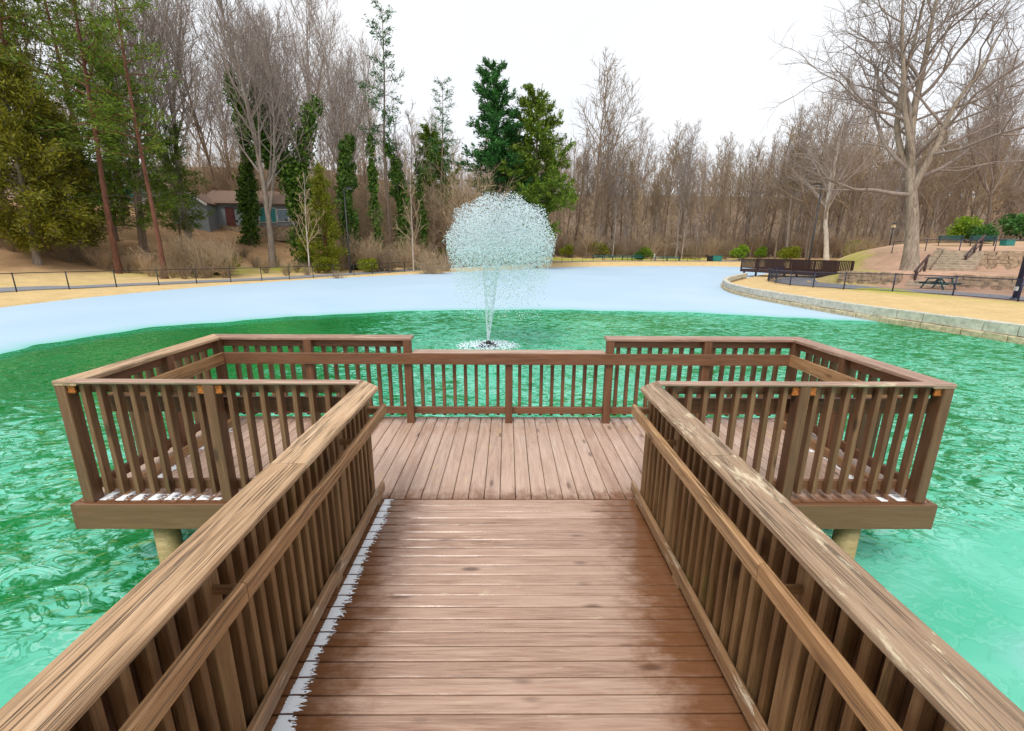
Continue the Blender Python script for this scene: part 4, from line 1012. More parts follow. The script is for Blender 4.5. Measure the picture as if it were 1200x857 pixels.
# --- shrubs along the woods' edge
def shrub(key, px, Y, sc=1.0, label=None, group=None, name=None):
    plant_px(key, name or 'shrub', px, Y, label, cat='shrub', group=group, sc=sc * rw.uniform(.85, 1.15), rs=rw)
for px in np.arange(395, 530, 9): shrub(rw.choice(['shrub_tan', 'shrub_tan', 'shrub_brown']), px, rw.uniform(50, 58), 1.15, 'bare tan shrub in the hedge-like row behind the lamp post', 'bare shrubs behind the fence')
for px in np.arange(-10, 250, 13): shrub(rw.choice(['shrub_brown', 'shrub_tan', 'shrub_brown']), px, rw.uniform(36, 40), .62, 'low brown brush on the leaf-covered slope under the cedars', 'brush under the cedars')
for px in np.arange(205, 262, 7): shrub('shrub_tan', px, rw.uniform(39, 42), 1.0, 'dense tan brush beside the reddish pine trunk', 'tan brush near the house')
for px in np.arange(250, 400, 12): shrub('shrub_brown', px, rw.uniform(42, 52), .55, 'sparse low brush on the slope below the house', 'brush below the house')
for px in np.arange(500, 1010, 12): shrub(rw.choice(['shrub_tan', 'shrub_brown', 'shrub_brown']), px, rw.uniform(86, 92), 1.5, 'grey-brown brush at the foot of the woods across the pond', 'brush across the pond')
for px in np.arange(1000, 1290, 14): shrub(rw.choice(['shrub_tan', 'shrub_brown']), px, rw.uniform(56, 66), 1.0, 'brown brush on the hillside above the terraces', 'brush on the hillside')
for px in (235, 248, 262): shrub('bush_sparse', px, 41, .8, 'olive-leaved thicket at the fence near the house', 'olive thicket near the house')
shrub('bush_lime', 757, 86, 1.1, 'round yellow-green bush behind the teal bench'); shrub('bush_green', 748, 85.5, .75, 'small blue-green bush beside the round yellow-green bush')
shrub('bush_lime', 867, 85, 1.25, 'bright yellow-green bush near the teal bin'); shrub('bush_lime', 890, 87, 1.0, 'upright yellow-green bush behind the footbridge end')
shrub('bush_olive', 700, 88, 1.2, 'olive bush at the foot of the woods beside the fountain'); shrub('bush_olive', 665, 87, 1.0, 'dull olive bush just past the fountain spray')
shrub('bush_olive', 925, 78, 1.1, 'olive-green bush behind the brown footbridge'); shrub('bush_olive', 1005, 70, 1.4, 'wide olive-green bush behind the pale-trunked tree')
shrub('bush_lime', 1129, 48.5, 1.35, 'tall light green bush behind the terrace benches'); shrub('bush_green', 1143, 47.5, .85, 'dark green bush at the foot of the light green one')
shrub('bush_green', 1194, 50, 1.6, 'glossy dark green bush on the leaf-strewn hillside'); shrub('bush_olive', 430, 49.5, .8, 'low olive bush by the lamp post')
shrub('bush_olive', 380, 47, .7, 'low yellow-green bush under the conical cedar'); shrub('bush_sparse', 525, 62, .9, 'dark olive bush behind the fountain edge')

# --- fuller middle distance behind the lamp post and the left woods
for k, (px, Y) in enumerate(((400, 66), (425, 70), (455, 66), (480, 70), (505, 74), (535, 72), (565, 78))):
    plant_px('vine', 'vine_thicket', px, Y, 'loose thicket of bare tan stems filling the gaps behind the ivy trees', cat='thicket', group='thickets behind the ivy trees', rs=rw, sc=1.25)
plant_px('pine_tall2', 'pine_tree', 60, 42, 'slender pine rising out of the broad olive cedar', rz=2.2, sc=1.05)
plant_px('pine_tall', 'pine_tree', 158, 55, 'bushy green pine far behind the slender dark-trunked pine', rz=4.2, sc=1.1)
plant_px('cedar_green', 'cedar_tree', 140, 46, 'light green evergreen just behind the leaning reddish pine', rz=1.2, sc=1.15)
plant_px('cedar_brown', 'cedar_tree', -20, 40, 'brownish cedar standing beside the outermost broad cedar', rz=5.2, sc=1.3)
plant_px('pine_dense2', 'pine_tree', 605, 78, 'shaded pine standing between and behind the two dense pines', rz=2.6, sc=.85)
for px in (260, 280, 335, 395, 420): plant_px(rw.choice(['vase1', 'vase2']), 'bare_tree', px + 4, rw.uniform(72, 84), 'slim pale bare tree on the ridge behind the houses', group='bare trees on the ridge behind the houses', rs=rw, sc=1.0)
# --- farthest woods and undergrowth: one mass each
def merged(name, protos, spots, mat, label, cat):
    VV, FF, b0 = [], [], 0
    for (x, y_, z, sc, rz), k in zip(spots, range(len(spots))):
        V0, F0 = protos[k % len(protos)]; c_, s_ = math.cos(rz), math.sin(rz)
        V = np.stack([(V0[:, 0] * c_ - V0[:, 1] * s_) * sc + x, (V0[:, 0] * s_ + V0[:, 1] * c_) * sc + y_, V0[:, 2] * sc + z], 1)
        VV.append(V); FF.append(F0 + b0); b0 += len(V0)
    o = add(name, mesh_np(name, np.concatenate(VV), np.concatenate(FF), mat, True)); tag(o, label, cat, kind='stuff'); return o
def raw(lines, sides):
    me = tubes_mesh('tmp', lines, None, sides); n = len(me.vertices); V = np.empty(n * 3, np.float32); me.vertices.foreach_get('co', V)
    Fv = np.empty(len(me.loops), np.int32); me.loops.foreach_get('vertex_index', Fv); bpy.data.meshes.remove(me); return V.reshape(-1, 3), Fv.reshape(-1, 4)
pr = []
for k in range(4):
    t_, l_ = bare_tree(seed=700 + k, H=[24, 21, 26, 22][k], r0=.26, first=.2, n1=18, n2=6, n3=0, len1=.22, ang1=(.45, .85), up1=.08, wob=.1, tmin=.035); pr.append(raw(t_ + l_, (5, 4, 3)))
sp = []
for px in np.arange(380, 1330, 6.0):
    Y = rw.uniform(140, 185); px += rw.uniform(-3, 3); x = x_at(px, 300, Y); sp.append((x, Y, gz(x, Y) - .3, rw.uniform(.7, .95), rw.uniform(0, 6.28)))
merged('far_woods', pr, sp, M['twig_brown'], 'farthest rows of the brown winter woods', 'woods')
def brush_lines(seed):
    rs = np.random.default_rng(seed); L = []
    for i in range(11):
        a = rs.uniform(0, 6.28); s_ = rs.uniform(.2, .9); P1, R1 = grow_line(rs, np.array([0, 0, -.2]), (math.cos(a) * s_, math.sin(a) * s_, 1), rs.uniform(1.8, 3.6), .03, .015, 4, .12, .02); L.append((P1, R1, 1))
        for c in range(5):
            j = rs.integers(1, 4); P2, R2 = grow_line(rs, P1[j], rot_from(P1[j + 1] - P1[j], rs.uniform(.4, .9), rs.uniform(0, 6.28), rs), rs.uniform(.6, 1.3), .016, .01, 3, .15, .02); L.append((P2, R2, 2))
    return L
pb = [raw(brush_lines(800 + k), (3, 3, 3)) for k in range(4)]; sp = []
for k in range(430):
    px = rw.uniform(470, 1310); Y = rw.uniform(92, 128); x = x_at(px, 300, Y); sp.append((x, Y, gz(x, Y) - .1, rw.uniform(.8, 1.7), rw.uniform(0, 6.28)))
for k in range(90):
    px = rw.uniform(1000, 1310); Y = rw.uniform(62, 80); x = x_at(px, 300, Y); sp.append((x, Y, gz(x, Y) - .1, rw.uniform(.7, 1.2), rw.uniform(0, 6.28)))
for k in range(170):
    px = rw.uniform(225, 470); Y = rw.uniform(67, 105); x = x_at(px, 300, Y); sp.append((x, Y, gz(x, Y) - .1, rw.uniform(.9, 1.9), rw.uniform(0, 6.28)))
merged('undergrowth', pb, sp, M['twig_brown'], 'brown tangle of undergrowth between the woodland trunks', 'undergrowth')

for px in (240, 252, 268, 286, 300, 328, 350, 372):
    plant_px('vine', 'vine_thicket', px, rw.uniform(70, 78), 'bare brown thicket on the slope behind the low grey house', cat='thicket', group='thickets behind the low grey house', rs=rw, sc=rw.uniform(.8, 1.1))

# ------------------------------------------------------------------ fences
def even(P, step):
    P = np.array(P); d = np.r_[0, np.cumsum(np.linalg.norm(np.diff(P, axis=0), axis=1))]; n = int(d[-1] / step)
    t = np.linspace(0, d[-1], n + 1); return np.stack([np.interp(t, d, P[:, 0]), np.interp(t, d, P[:, 1])], 1)
def wire_fence(name, P, step, h, mat, label, r=.03, mesh=False, skip=None):
    Q = even(P, step); root = empty(name, (Q[0][0], Q[0][1], gz(*Q[0])), label, 'fence')
    mb = MB(); mb.tube([(0, 0, -.2), (0, 0, h)], r, 8); mb.tube([(0, 0, h), (0, 0, h + .03)], [r * 1.25, r * .6], 8); pm = mb.mesh('fence_post', mat, True)
    Z = ground_z(Q[:, 0], Q[:, 1])
    for (x, y_), z in zip(Q, Z): add('fence_post', pm, root, Matrix.Translation((x, y_, z)))
    F2 = even(P, .6); Z2 = np.interp(np.linspace(0, 1, len(F2)), np.linspace(0, 1, len(Q)), Z)
    mb = MB(); mb.tube([(x, y_, z + h - .02) for (x, y_), z in zip(F2, Z2)], r * .75, 6); mb.build('top_rail', mat, root, True)
    mb = MB(); mb.tube([(x, y_, z + .06) for (x, y_), z in zip(F2, Z2)], .005, 4); mb.build('bottom_wire', mat, root, True)
    if mesh:
        F3 = even(P, .07); Z3 = np.interp(np.linspace(0, 1, len(F3)), np.linspace(0, 1, len(Q)), Z); mb = MB()
        for i in range(len(F3) - 16):
            for a, c in ((i, i + 15), (i + 15, i)):
                mb.bar((F3[a][0], F3[a][1], Z3[a] + .06), (F3[c][0], F3[c][1], Z3[c] + h - .03), .005, .005)
        o = mb.build('wire_mesh', mat, root); o['kind'] = 'stuff'
    return root
wire_fence('lawn_fence', FENCE_L, 2.32, 1.07, M['black_metal'], 'long black post-and-rail fence along the straw lawn bank', .032)
wire_fence('bank_fence', FENCE_R, 2.55, 1.05, M['navy_metal'], 'curving navy metal fence beside the path on the stone-walled bank', .034, mesh=True)

# ------------------------------------------------------------------ lamps
def lamp_post(x, y_, top, label, r=.085, arm=(.55, 0), head=True):
    z = gz(x, y_); root = empty('lamp_post', (x, y_, z), label, 'lamp post')
    mb = MB(); mb.tube([(x, y_, z - .2), (x, y_, z + .02), (x, y_, z + .35), (x, y_, top)], [r * 1.5, r * 1.5, r, r * .8], 12); mb.build('pole', M['black_metal'], root, True)
    mb = MB(); mb.tube([(x, y_, z + .0), (x, y_, z + .12)], [r * 2.3, r * 1.8], 12); mb.build('base', M['black_metal'], root, True)
    mb = MB(); mb.bar((x, y_, top - .08), (x + arm[0] * .6, y_ + arm[1] * .6, top - .02), .06, .07); mb.build('arm', M['black_metal'], root)
    mb = MB(); cx, cy = x + arm[0], y_ + arm[1]
    mb.box((cx, cy, top + .02), (.62, .34, .13), math.atan2(arm[1], arm[0])); mb.box((cx, cy, top + .10), (.46, .26, .05), math.atan2(arm[1], arm[0])); hd = mb.build('lamp_head', M['black_metal'], root)
    mb = MB(); mb.box((cx, cy, top - .05), (.50, .26, .02), math.atan2(arm[1], arm[0])); mb.build('lens', M['lamp_glass'], hd)
    return root
lamp_post(-16.5, 48.4, 7.75, 'tall black lamp post with a flat head, beside the conical yellow-green cedar')
lamp_post(33.5, 51.0, 8.85, 'tall thin dark lamp post behind the brown footbridge', arm=(-.5, .1))
# navy pole at the path
x, y_ = 25.6, 22.6; z = gz(x, y_)
root = empty('path_pole', (x, y_, z), 'stout navy pole beside the fence with a white plate near its foot', 'pole')
mb = MB(); mb.tube([(x, y_, z - .2), (x, y_, z + 6.5)], .105, 14); mb.build('shaft', M['navy_metal'], root, True)
mb = MB(); mb.tube([(x, y_, z), (x, y_, z + .10)], [.19, .16], 14); mb.build('base', M['navy_metal'], root, True)
mb = MB(); mb.box((x - .13, y_ - .05, z + .55), (.10, .14, .2)); mb.build('plate', M['white_plastic'], root)
mb = MB(); mb.bar((x + .05, y_, z + .62), (x + .75, y_ - .1, z + .95), .045, .045); mb.build('brace', M['navy_metal'], root)
mb = MB(); mb.box((x, y_ - .3, z + 6.55), (.3, .7, .14)); mb.build('lamp_head', M['black_metal'], root)
# small lantern on the hillside
x, y_ = 41.3, 50.0; z = gz(x, y_)
root = empty('lantern_post', (x, y_, z), 'short dark post with a cream lantern on the hillside behind the oak', 'lamp post')
mb = MB(); mb.tube([(x, y_, z - .1), (x, y_, z + 1.9)], .06, 8); mb.build('pole', M['black_metal'], root, True)
mb = MB(); mb.box((x, y_, z + 2.05), (.3, .3, .32)); ln = mb.build('lantern', plain('cream_glass', (.55, .45, .26), .5, .1), root)
mb = MB(); mb.poly([(x - .22, y_ - .22, z + 2.22), (x + .22, y_ - .22, z + 2.22), (x + .22, y_ + .22, z + 2.22), (x - .22, y_ + .22, z + 2.22), (x, y_, z + 2.42)], [(3, 2, 1, 0), (0, 1, 4), (1, 2, 4), (2, 3, 4), (3, 0, 4)]); mb.build('cap', M['black_metal'], root)

# ------------------------------------------------------------------ terrace walls, steps, handrails
def stone_wall(name, P, z0, courses, ch, bl, depth, label, seed, side=1.0):
    P = np.array(P); c = P[len(P) // 2]; root = empty(name, (c[0], c[1], z0), label, 'wall')
    ms = [block_mesh('stone', bl, depth, ch, M['field_stone'], seed + k, .035) for k in range(6)]; rs = random.Random(seed)
    for k in range(courses):
        for q, (p, ang, L) in enumerate(walk(P, bl * (1.0 + .1 * (k % 2)), .28, seed + k)):
            n = outward(p, ang); cc = p + n * (.12 + .03 * k + rs.uniform(-.03, .03)) * side
            add('stone', ms[rs.randrange(6)], root, Matrix.Translation((cc[0], cc[1], z0 + ch * (k + .5) + rs.uniform(-.015, .015))) @ Matrix.Rotation(ang + rs.uniform(-.04, .04), 4, 'Z') @ Matrix.Diagonal((L / bl * .98, 1, .97, 1)))
    return root
lw = np.array(LOW_WALL); d_ = np.hypot(lw[:, 0] - 28.35, lw[:, 1] - 29.9)
ia = int(np.argmin(np.hypot(lw[:, 0] - 24.9, lw[:, 1] - 34.3))); ib = int(np.argmin(np.hypot(lw[:, 0] - 27.2, lw[:, 1] - 31.2))); ic = int(np.argmin(np.hypot(lw[:, 0] - 29.0, lw[:, 1] - 29.1))); ie = int(np.argmin(np.hypot(lw[:, 0] - 32.3, lw[:, 1] - 21.5)))
stone_wall('terrace_wall', lw[ia:ib + 1], -.32, 3, .31, .62, .42, 'low rough stone wall in front of the massive oak', 900)
stone_wall('terrace_wall', lw[ic:ie + 1], -.32, 3, .31, .62, .42, 'low rough stone wall behind the green picnic table', 920)
stone_wall('terrace_wall', [(36.9, 36.2), (39, 35.45), (41.5, 34.55), (44.5, 33.5), (48, 32.2)], .55, 5, .31, .66, .45, 'high rough stone wall beside the upper flight of steps', 940)
M['step_stone'] = plain('step_stone', (.42, .34, .25), .9, .3, 4, bump=.5)
def steps(a, b, z0, z1, n, w, label):
    a, b = np.array(a, float), np.array(b, float); d = (b - a) / n; ang = math.atan2(d[1], d[0]); L = float(np.linalg.norm(d)); rz = (z1 - z0) / n
    root = empty('stone_steps', (a[0], a[1], z0), label, 'steps')
    for k in range(n):
        c = a + d * (k + .6); h = rz * 1.0 + .35
        add('step', block_mesh('step', L * 1.35, w, h, M['step_stone'], 960 + k, .012), root, Matrix.Translation((c[0], c[1], z0 + rz * (k + 1) - h / 2)) @ Matrix.Rotation(ang, 4, 'Z'))
    return root, ang
steps((27.6, 29.9), (29.2, 31.1), -.27, .68, 5, 2.0, 'short lower flight of stone steps through the low terrace wall')
steps((33.4, 34.3), (36.4, 36.7), .72, 2.1, 8, 2.3, 'longer upper flight of stone steps between cheek wall and high stone wall')
# sloped cheek wall
cw = empty('cheek_wall', (33.0, 35.8, .7), 'sloping pale stone cheek wall edging the upper steps', 'wall')
for k in range(7):
    t = k / 6; c = np.array([32.6, 35.5]) * (1 - t) + np.array([35.6, 37.9]) * t; zt = 1.05 + 1.25 * t
    add('stone', block_mesh('stone', .72, .42, .95, M['step_stone'], 980 + k, .03), cw, Matrix.Translation((c[0], c[1], zt - .475)) @ Matrix.Rotation(.67, 4, 'Z'))
def stair_rail(pts, zf, h, label, mid=True):
    root = empty('stair_handrail', (pts[0][0], pts[0][1], zf[0]), label, 'handrail')
    n = len(pts)
    for (x, y_), z in zip(pts, zf):
        mb = MB(); mb.box((x, y_, z + h / 2 - .15), (.11, .11, h + .3 - .05)); mb.build('post', M['brown_paint'], root)
    a = (pts[0][0], pts[0][1], zf[0] + h); c = (pts[-1][0], pts[-1][1], zf[-1] + h)
    ex = Vector(c) - Vector(a); ex.normalize(); a2 = Vector(a) - ex * .35; c2 = Vector(c) + ex * .3
    mb = MB(); mb.bar(a2, c2, .13, .07); mb.build('top_rail', M['brown_paint'], root)
    if mid:
        mb = MB(); mb.bar((a[0], a[1], a[2] - .5), (c[0], c[1], c[2] - .5), .06, .09); mb.build('middle_rail', M['brown_paint'], root)
stair_rail([(27.75, 30.9), (28.9, 31.6)], [-.05, .72], .95, 'short brown handrail by the lower steps beside the oak trunk')
stair_rail([(35.0, 35.0), (36.1, 35.6), (37.25, 36.3)], [.85, 1.55, 2.2], 1.0, 'long brown handrail climbing the upper steps along the high wall')
# picnic table
def picnic_table(x, y_, rz, label):
    z = gz(x, y_); root = empty('picnic_table', (x, y_, z), label, 'picnic table'); T = Matrix.Translation((x, y_, z)) @ Matrix.Rotation(rz, 4, 'Z')
    for k in range(5):
        mb = MB(); mb.box((0, -.30 + .15 * k, .745), (1.85, .138, .04)); mb.build('top_board', M['table_top'], root, mw=T)
    for s_ in (-1, 1):
        mb = MB(); mb.box((0, s_ * .70 - .06, .44), (1.85, .115, .04)); mb.box((0, s_ * .70 + .06, .44), (1.85, .115, .04)); mb.build('bench_seat', M['table_green'], root, mw=T)
    for e in (-.62, .62):
        mb = MB(); mb.bar((e, -.28, .72), (e, -.62, 0), .05, .10, (1, 0, 0)); mb.build('leg', M['table_green'], root, mw=T)
        mb = MB(); mb.bar((e, .28, .72), (e, .62, 0), .05, .10, (1, 0, 0)); mb.build('leg', M['table_green'], root, mw=T)
        mb = MB(); mb.bar((e + .05, -.78, .39), (e + .05, .78, .39), .04, .09); mb.build('seat_beam', M['table_green'], root, mw=T)
        mb = MB(); mb.bar((e + .05, -.36, .70), (e + .05, .36, .70), .04, .07); mb.build('top_beam', M['table_green'], root, mw=T)
        mb = MB(); mb.bar((e, 0, .40), (e * .15, 0, .70), .04, .07, (0, 1, 0)); mb.build('brace', M['table_green'], root, mw=T)
picnic_table(27.0, 28.3, .35, 'dark green picnic table in front of the low stone wall')
# upper terrace: railing, benches, bin
up_line = [(35.2, 42.2), (38.5, 40.6), (41.0, 39.6), (44, 38.2), (48, 36.2), (52, 34)]
wire_fence('terrace_fence', catmull(up_line, 4), 2.3, 1.0, M['navy_metal'], 'short navy fence along the edge of the upper terrace', .035)
def bench(x, y_, rz, L, label, mat, name='park_bench'):
    z = gz(x, y_); root = empty(name, (x, y_, z), label, 'bench'); T = Matrix.Translation((x, y_, z)) @ Matrix.Rotation(rz, 4, 'Z')
    for k in range(3): mb = MB(); mb.box((0, -.18 + .16 * k, .45), (L, .14, .04)); mb.build('seat_slat', mat, root, mw=T)
    for k in range(3): mb = MB(); mb.box((0, .30, .60 + .15 * k), (L, .04, .12)); mb.build('back_slat', mat, root, mw=T)
    for s_ in (-.42, .42):
        mb = MB(); mb.box((L * s_, -.16, .21), (.07, .07, .42)); mb.box((L * s_, .24, .46), (.07, .06, .92)); mb.box((L * s_, .04, .40), (.06, .44, .05)); mb.build('leg', M['black_metal'], root, mw=T)
bench(43.5, 45.5, -.75, 1.9, 'dark teal bench on the upper terrace below the light green bush', M['table_green'])
bench(45.8, 44.6, -.75, 1.9, 'dark teal bench next to the leaning bare tree on the terrace', M['table_green'])
def bin_box(x, y_, w, d, h, label, mat, name='bin'):
    z = gz(x, y_); root = empty(name, (x, y_, z), label, name.replace('_', ' '))
    mb = MB(); mb.box((x, y_, z + h * .45), (w, d, h * .9)); mb.build('body', mat, root)
    mb = MB(); mb.box((x, y_, z + h * .95), (w * 1.06, d * 1.06, h * .1)); mb.build('lid', mat, root)
    for s_ in (-1, 1): mb = MB(); mb.box((x + s_ * w * .4, y_ - d * .4, z + .01), (.08, .08, .12)); mb.build('foot', M['black_metal'], root)
bin_box(47.6, 44.0, .85, .6, .6, 'teal storage box on the upper terrace', M['teal_box'], 'storage_box')
# far bank: long teal bench, bin, marker posts
def far_bench(px0, px1, Y, label):
    xa, xb = x_at(px0, 300, Y), x_at(px1, 300, Y); L = xb - xa; xc = (xa + xb) / 2; z = gz(xc, Y)
    root = empty('long_bench', (xc, Y, z), label, 'bench')
    for k in range(2): mb = MB(); mb.box((xc, Y + k * .45, z + .45 + .28 * k), (L, .30, .07)); mb.build('plank', M['teal_box'], root)
    n = max(2, int(L / 1.8))
    for k in range(n + 1):
        mb = MB(); mb.box((xa + L * (k + .02) / (n + .04), Y + .2, z + .35), (.07, .5, .7)); mb.build('leg', M['black_metal'], root)
far_bench(695, 753, 84, 'long low teal bench across the pond in front of the round bush')
far_bench(768, 797, 84, 'shorter low teal bench across the pond')
bin_box(x_at(840, 300, 84), 84, 1.6, .9, 1.05, 'teal bin standing by the fence gate across the pond', M['teal_box'])
bin_box(x_at(832, 300, 84), 84, .7, .7, .9, 'black bin beside the teal bin across the pond', M['black_metal'])
for px, lab in ((767, 'white marker post between the two teal benches'), (868, 'white marker post in front of the bright yellow-green bush')):
    x, y_ = x_at(px, 300, 84.5), 84.5; z = gz(x, y_); root = empty('marker_post', (x, y_, z), lab, 'post')
    mb = MB(); mb.box((x, y_, z + .55), (.14, .14, 1.1)); mb.build('shaft', M['white_plastic'], root)
    mb = MB(); mb.poly([(x - .1, y_ - .1, z + 1.1), (x + .1, y_ - .1, z + 1.1), (x + .1, y_ + .1, z + 1.1), (x - .1, y_ + .1, z + 1.1), (x, y_, z + 1.25)], [(3, 2, 1, 0), (0, 1, 4), (1, 2, 4), (2, 3, 4), (3, 0, 4)]); mb.build('cap', M['white_plastic'], root)

# ------------------------------------------------------------------ brown footbridge behind the navy fence
A, B = Vector((26.6, 50.6, 0)), Vector((30.4, 41.2, 0)); dirb = (B - A).normalized(); nb_ = Vector((-dirb.y, dirb.x, 0)); Lb = (B - A).length
root = empty('footbridge', (A.x, A.y, -.1), 'brown wooden footbridge with close-set pickets behind the curving navy fence', 'footbridge')
mb = MB(); mb.bar(A + Vector((0, 0, .02)), B + Vector((0, 0, .02)), 2.2, .10); mb.build('deck', M['brown_paint'], root)
for s_ in (-1.08, 1.08):
    mb = MB(); mb.bar(A + nb_ * s_ + Vector((0, 0, -.10)), B + nb_ * s_ + Vector((0, 0, -.10)), .08, .28); mb.build('side_beam', M['brown_paint'], root)
    mb = MB(); mb.bar(A + nb_ * s_ + Vector((0, 0, 1.13)), B + nb_ * s_ + Vector((0, 0, 1.13)), .16, .06); mb.build('top_rail', M['brown_paint'], root)
    mb = MB(); mb.bar(A + nb_ * s_ + Vector((0, 0, .22)), B + nb_ * s_ + Vector((0, 0, .22)), .05, .10); mb.build('bottom_rail', M['brown_paint'], root)
    for k in range(6):
        p = A + (B - A) * (k / 5) + nb_ * s_; mb = MB(); mb.box((p.x, p.y, .45), (.13, .13, 1.34)); mb.build('post', M['brown_paint'], root)
    mb = MB()
    for k in range(int(Lb / .15)):
        p = A + dirb * (.075 + .15 * k) + nb_ * (s_ * 1.03); mb.box((p.x, p.y, .64), (.07, .07, .94), math.atan2(dirb.y, dirb.x))
    o = mb.build('pickets', M['brown_paint'], root); o['kind'] = 'stuff'
for k in (0.03, .5, .97):
    for s_ in (-.9, .9):
        p = A + (B - A) * k + nb_ * s_; mb = MB(); mb.bar((p.x, p.y, -1.4), (p.x, p.y, -.05), .16, .16, (1, 0, 0)); mb.build('pier', M['brown_paint'], root)

# ------------------------------------------------------------------ houses on the rise
def house(x, y_, rz, W, D, hw, hr, walls, roofc, label, wing=True):
    z = gz(x, y_) - .1; root = empty('house', (x, y_, z), label, 'house'); T = Matrix.Translation((x, y_, z)) @ Matrix.Rotation(rz, 4, 'Z')
    wm = plain('siding_' + str(int(x)), walls, .8, .12, 3); rm_ = plain('roof_' + str(int(x)), roofc, .85, .25, 6); trim = M['white_plastic']
    glass = plain('pane_' + str(int(x)), (.05, .07, .09), .12, .2, 2)
    mb = MB(); mb.box((W * .1, 0, hw / 2), (W, D, hw)); mb.build('wall', wm, root, mw=T)
    mb = MB(); mb.box((W * .1, 0, -.9), (W * .995, D * .99, 1.8)); mb.build('foundation', M['field_stone'], root, mw=T)
    mb = MB()
    for s_ in (-1, 1): mb.bar((W * .1 - W / 2 - .4, s_ * (D / 4 + .15), hw + hr / 2), (W * .1 + W / 2 + .4, s_ * (D / 4 + .15), hw + hr / 2), math.hypot(D / 2 + .5, hr), .16, (0, -s_ * hr * -1, D / 2) if False else Vector((0, s_ * hr, D / 2)))
    mb.poly([(W * .1 - W / 2, -D / 2, hw), (W * .1 - W / 2, D / 2, hw), (W * .1 - W / 2, 0, hw + hr), (W * .1 + W / 2, -D / 2, hw), (W * .1 + W / 2, D / 2, hw), (W * .1 + W / 2, 0, hw + hr)], [(0, 1, 2), (3, 5, 4)])
    rf = mb.build('roof', rm_, root, mw=T)
    mb = MB(); mb.box((W * .3, .5, hw + hr), (.7, .7, 1.5)); mb.build('chimney', plain('brick_' + str(int(x)), (.25, .12, .08), .9, .3, 9), rf, mw=T)
    if wing:
        gx = -W * .42; gw = W * .36
        mb = MB(); mb.box((gx, -D * .55, hw * .46 - .9), (gw, D * .5, hw * .92 + 1.8)); mb.poly([(gx - gw / 2, -D * .8, hw * .92), (gx + gw / 2, -D * .8, hw * .92), (gx, -D * .8, hw * .92 + hr * .7)], [(0, 1, 2)]); mb.build('gable_wing', wm, root, mw=T)
        mb = MB()
        for s_ in (-1, 1):
            mb.bar((gx + s_ * (gw / 4 + .12), -D * .84, hw * .92 + hr * .33), (gx + s_ * (gw / 4 + .12), 0, hw * .92 + hr * .33), math.hypot(gw / 2 + .35, hr * .7), .14, Vector((s_ * hr * .7, 0, gw / 2)))
        mb.build('wing_roof', rm_, root, mw=T)
        mb = MB()
        for s_ in (-1, 1): mb.bar((gx + s_ * (gw / 2 + .25), -D * .845, hw * .92 - .28), (gx, -D * .845, hw * .92 + hr * .7 + .02), .05, .24, (0, 0, 1))
        mb.build('gable_trim', trim, root, mw=T)
    for k, (u, wv, hv, c) in enumerate(((.08, 1.5, 1.9, (.20, .30, .42)), (.30, 1.9, 1.6, (.06, .33, .34)), (.47, 1.2, 1.3, (.2, .28, .36)))):
        cx = W * (u + .02)
        mb = MB(); mb.box((cx, -D / 2 - .03, hw * .48), (wv + .2, .08, hv + .2)); f_ = mb.build('window', trim, root, mw=T)
        mb = MB(); mb.box((cx, -D / 2 - .08, hw * .48), (wv, .05, hv)); mb.build('pane', plain('shade_%d_%d' % (int(x), k), c, .4, .15, 2), f_, mw=T)
    mb = MB(); mb.box((-W * .10, -D / 2 - .05, 1.05), (1.0, .08, 2.1)); dr = mb.build('door', plain('door_' + str(int(x)), (.12, .035, .03), .5, .2, 3), root, mw=T)
    mb = MB(); mb.box((-W * .10 + .38, -D / 2 - .12, 1.0), (.06, .06, .14)); mb.build('handle', M['black_metal'], dr, mw=T)
    return root
house(-33.8, 63, .12, 10.5, 8, 2.6, 1.7, (.25, .27, .30), (.20, .125, .085), 'low grey house with brown roof and white-trimmed gable behind the bare forked tree')
house(-56, 66, .5, 11, 8, 2.9, 2.0, (.44, .46, .46), (.13, .12, .13), 'pale house glimpsed between the reddish pine trunks', wing=False)

# ------------------------------------------------------------------ fountain
rf_ = np.random.default_rng(8); FX, FY = -.57, 13.2
root = empty('fountain', (FX, FY, WATER_Z), 'tall fountain throwing a round dome of white droplets over the green water', 'fountain')
mb = MB(); mb.tube([(FX, FY, WATER_Z - .25), (FX, FY, WATER_Z + .02), (FX, FY, WATER_Z + .07)], [.34, .34, .26], 18); mb.tube([(FX, FY, WATER_Z + .05), (FX, FY, WATER_Z + .16)], [.09, .06], 12); mb.build('nozzle_float', M['black_metal'], root, True)
m, nt, b = new_mat('spray_water'); b.inputs['Base Color'].default_value = (.80, .90, .97, 1); b.inputs['Roughness'].default_value = .25
b.inputs['Specular IOR Level'].default_value = .4
M['spray'] = m
def drops_mesh(name, P, D, r, stretch, mat):
    """small stretched octahedra along each drop's flight"""
    n = len(P); D = D / (np.linalg.norm(D, axis=1)[:, None] + 1e-9)
    ref = np.where(np.abs(D[:, 2:3]) < .9, np.array([[0, 0, 1.0]]), np.array([[1.0, 0, 0]])); U = np.cross(D, ref); U /= np.linalg.norm(U, axis=1)[:, None]; W = np.cross(D, U)
    r = r[:, None]; V = np.stack([P + D * r * stretch, P - D * r * stretch, P + U * r, P + W * r, P - U * r, P - W * r], 1).reshape(-1, 3)
    tri = np.array([(0, 2, 3), (0, 3, 4), (0, 4, 5), (0, 5, 2), (1, 3, 2), (1, 4, 3), (1, 5, 4), (1, 2, 5)])
    Fq = (np.arange(n)[:, None, None] * 6 + tri[None]).reshape(-1, 3); return mesh_np(name, V, Fq, mat, True)
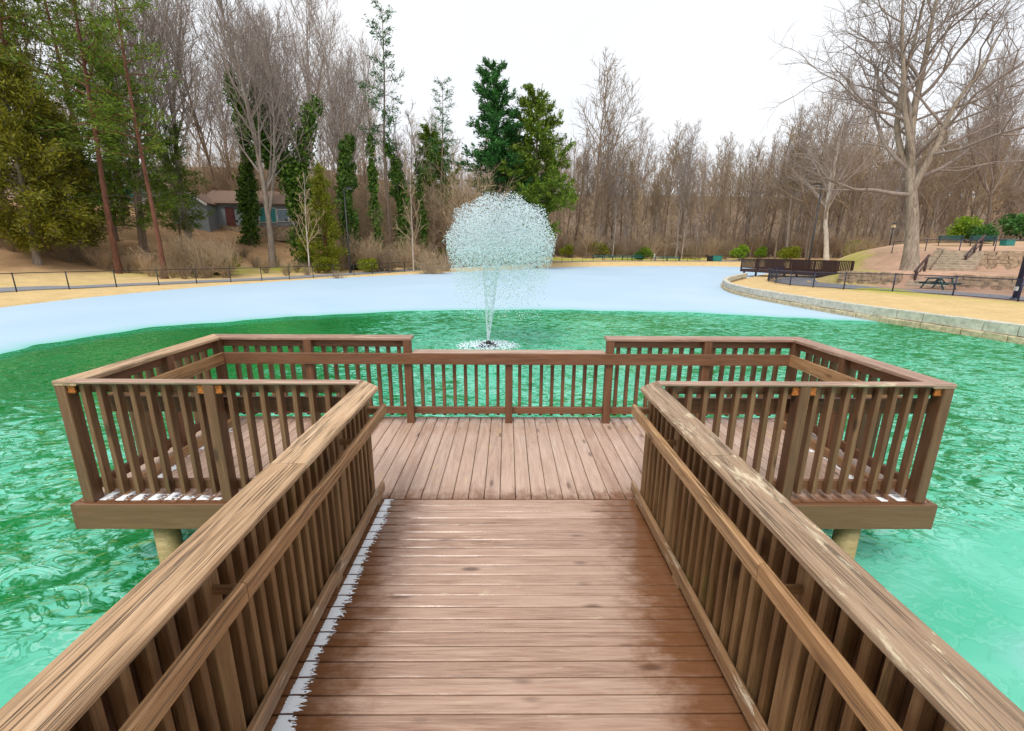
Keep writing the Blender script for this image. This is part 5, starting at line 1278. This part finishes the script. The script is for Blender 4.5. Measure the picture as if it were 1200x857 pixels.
# the jet breaks up and falls back as a round dome of drops, pushed a little sideways by the wind
N = 27000; cxd, czd, Rd = FX + .37, 2.12, 1.50
u = rf_.random(N); dirn = rf_.normal(0, 1, (N, 3)); dirn /= np.linalg.norm(dirn, axis=1)[:, None]; dirn[:, 2] = np.abs(dirn[:, 2]); rad_ = Rd * u ** .42 * (1 + rf_.normal(0, .022, N))
lump = 1 + .035 * np.sin(dirn[:, 0] * 9 + 1) * np.cos(dirn[:, 1] * 7) + .03 * np.sin(np.arctan2(dirn[:, 2], dirn[:, 0]) * 11)
P0 = np.stack([cxd + dirn[:, 0] * rad_ * lump * 1.04, FY + dirn[:, 1] * rad_, czd + dirn[:, 2] * rad_ * lump * .96], 1); V0 = np.stack([dirn[:, 0], dirn[:, 1], dirn[:, 2] * .4 - .3 + .5 * (rf_.random(N) - .5)], 1)
n = 15500; a = rf_.uniform(0, 6.28, n); dz = rf_.exponential(.55, n); dz = np.where(dz > 2.0, rf_.random(n) * .9, dz); rr = Rd * rf_.random(n) ** .44 * (1.0 - .10 * dz)
P1 = np.stack([cxd + np.cos(a) * rr * 1.03, FY + np.sin(a) * rr, czd - dz], 1); V1 = np.stack([np.cos(a) * .12, np.sin(a) * .12, np.full(n, -1.0)], 1)
P0 = np.concatenate([P0, P1]); V0 = np.concatenate([V0, V1])
o = add('spray_dome', drops_mesh('spray_dome', P0, V0, rf_.uniform(.004, .0135, len(P0)), 1.6, M['spray']), root); o['kind'] = 'stuff'
n = 1500; t = rf_.random(n) ** .8; a = rf_.uniform(0, 6.28, n); rr = (.03 + .24 * t) * (.75 + .25 * rf_.random(n))
P1 = np.stack([FX + np.cos(a) * rr + .10 * t, FY + np.sin(a) * rr, WATER_Z + .14 + t * 2.3], 1)
o = add('jet', drops_mesh('jet', P1, np.stack([np.cos(a) * .10, np.sin(a) * .10, np.ones(n)], 1), rf_.uniform(.004, .010, n), 4.0, M['spray']), root); o['kind'] = 'stuff'
n = 1500; a = rf_.uniform(0, 6.28, n); rr = .2 + .75 * rf_.random(n) ** 1.5
P2 = np.stack([FX + np.cos(a) * rr, FY + np.sin(a) * rr * .9, WATER_Z + .01 + rf_.random(n) ** 3 * .10 * (1.1 - rr)], 1)
o = add('foam', drops_mesh('foam', P2, np.stack([np.cos(a), np.sin(a), np.full(n, .2)], 1), rf_.uniform(.008, .022, n), 1.4, M['spray']), root); o['kind'] = 'stuff'
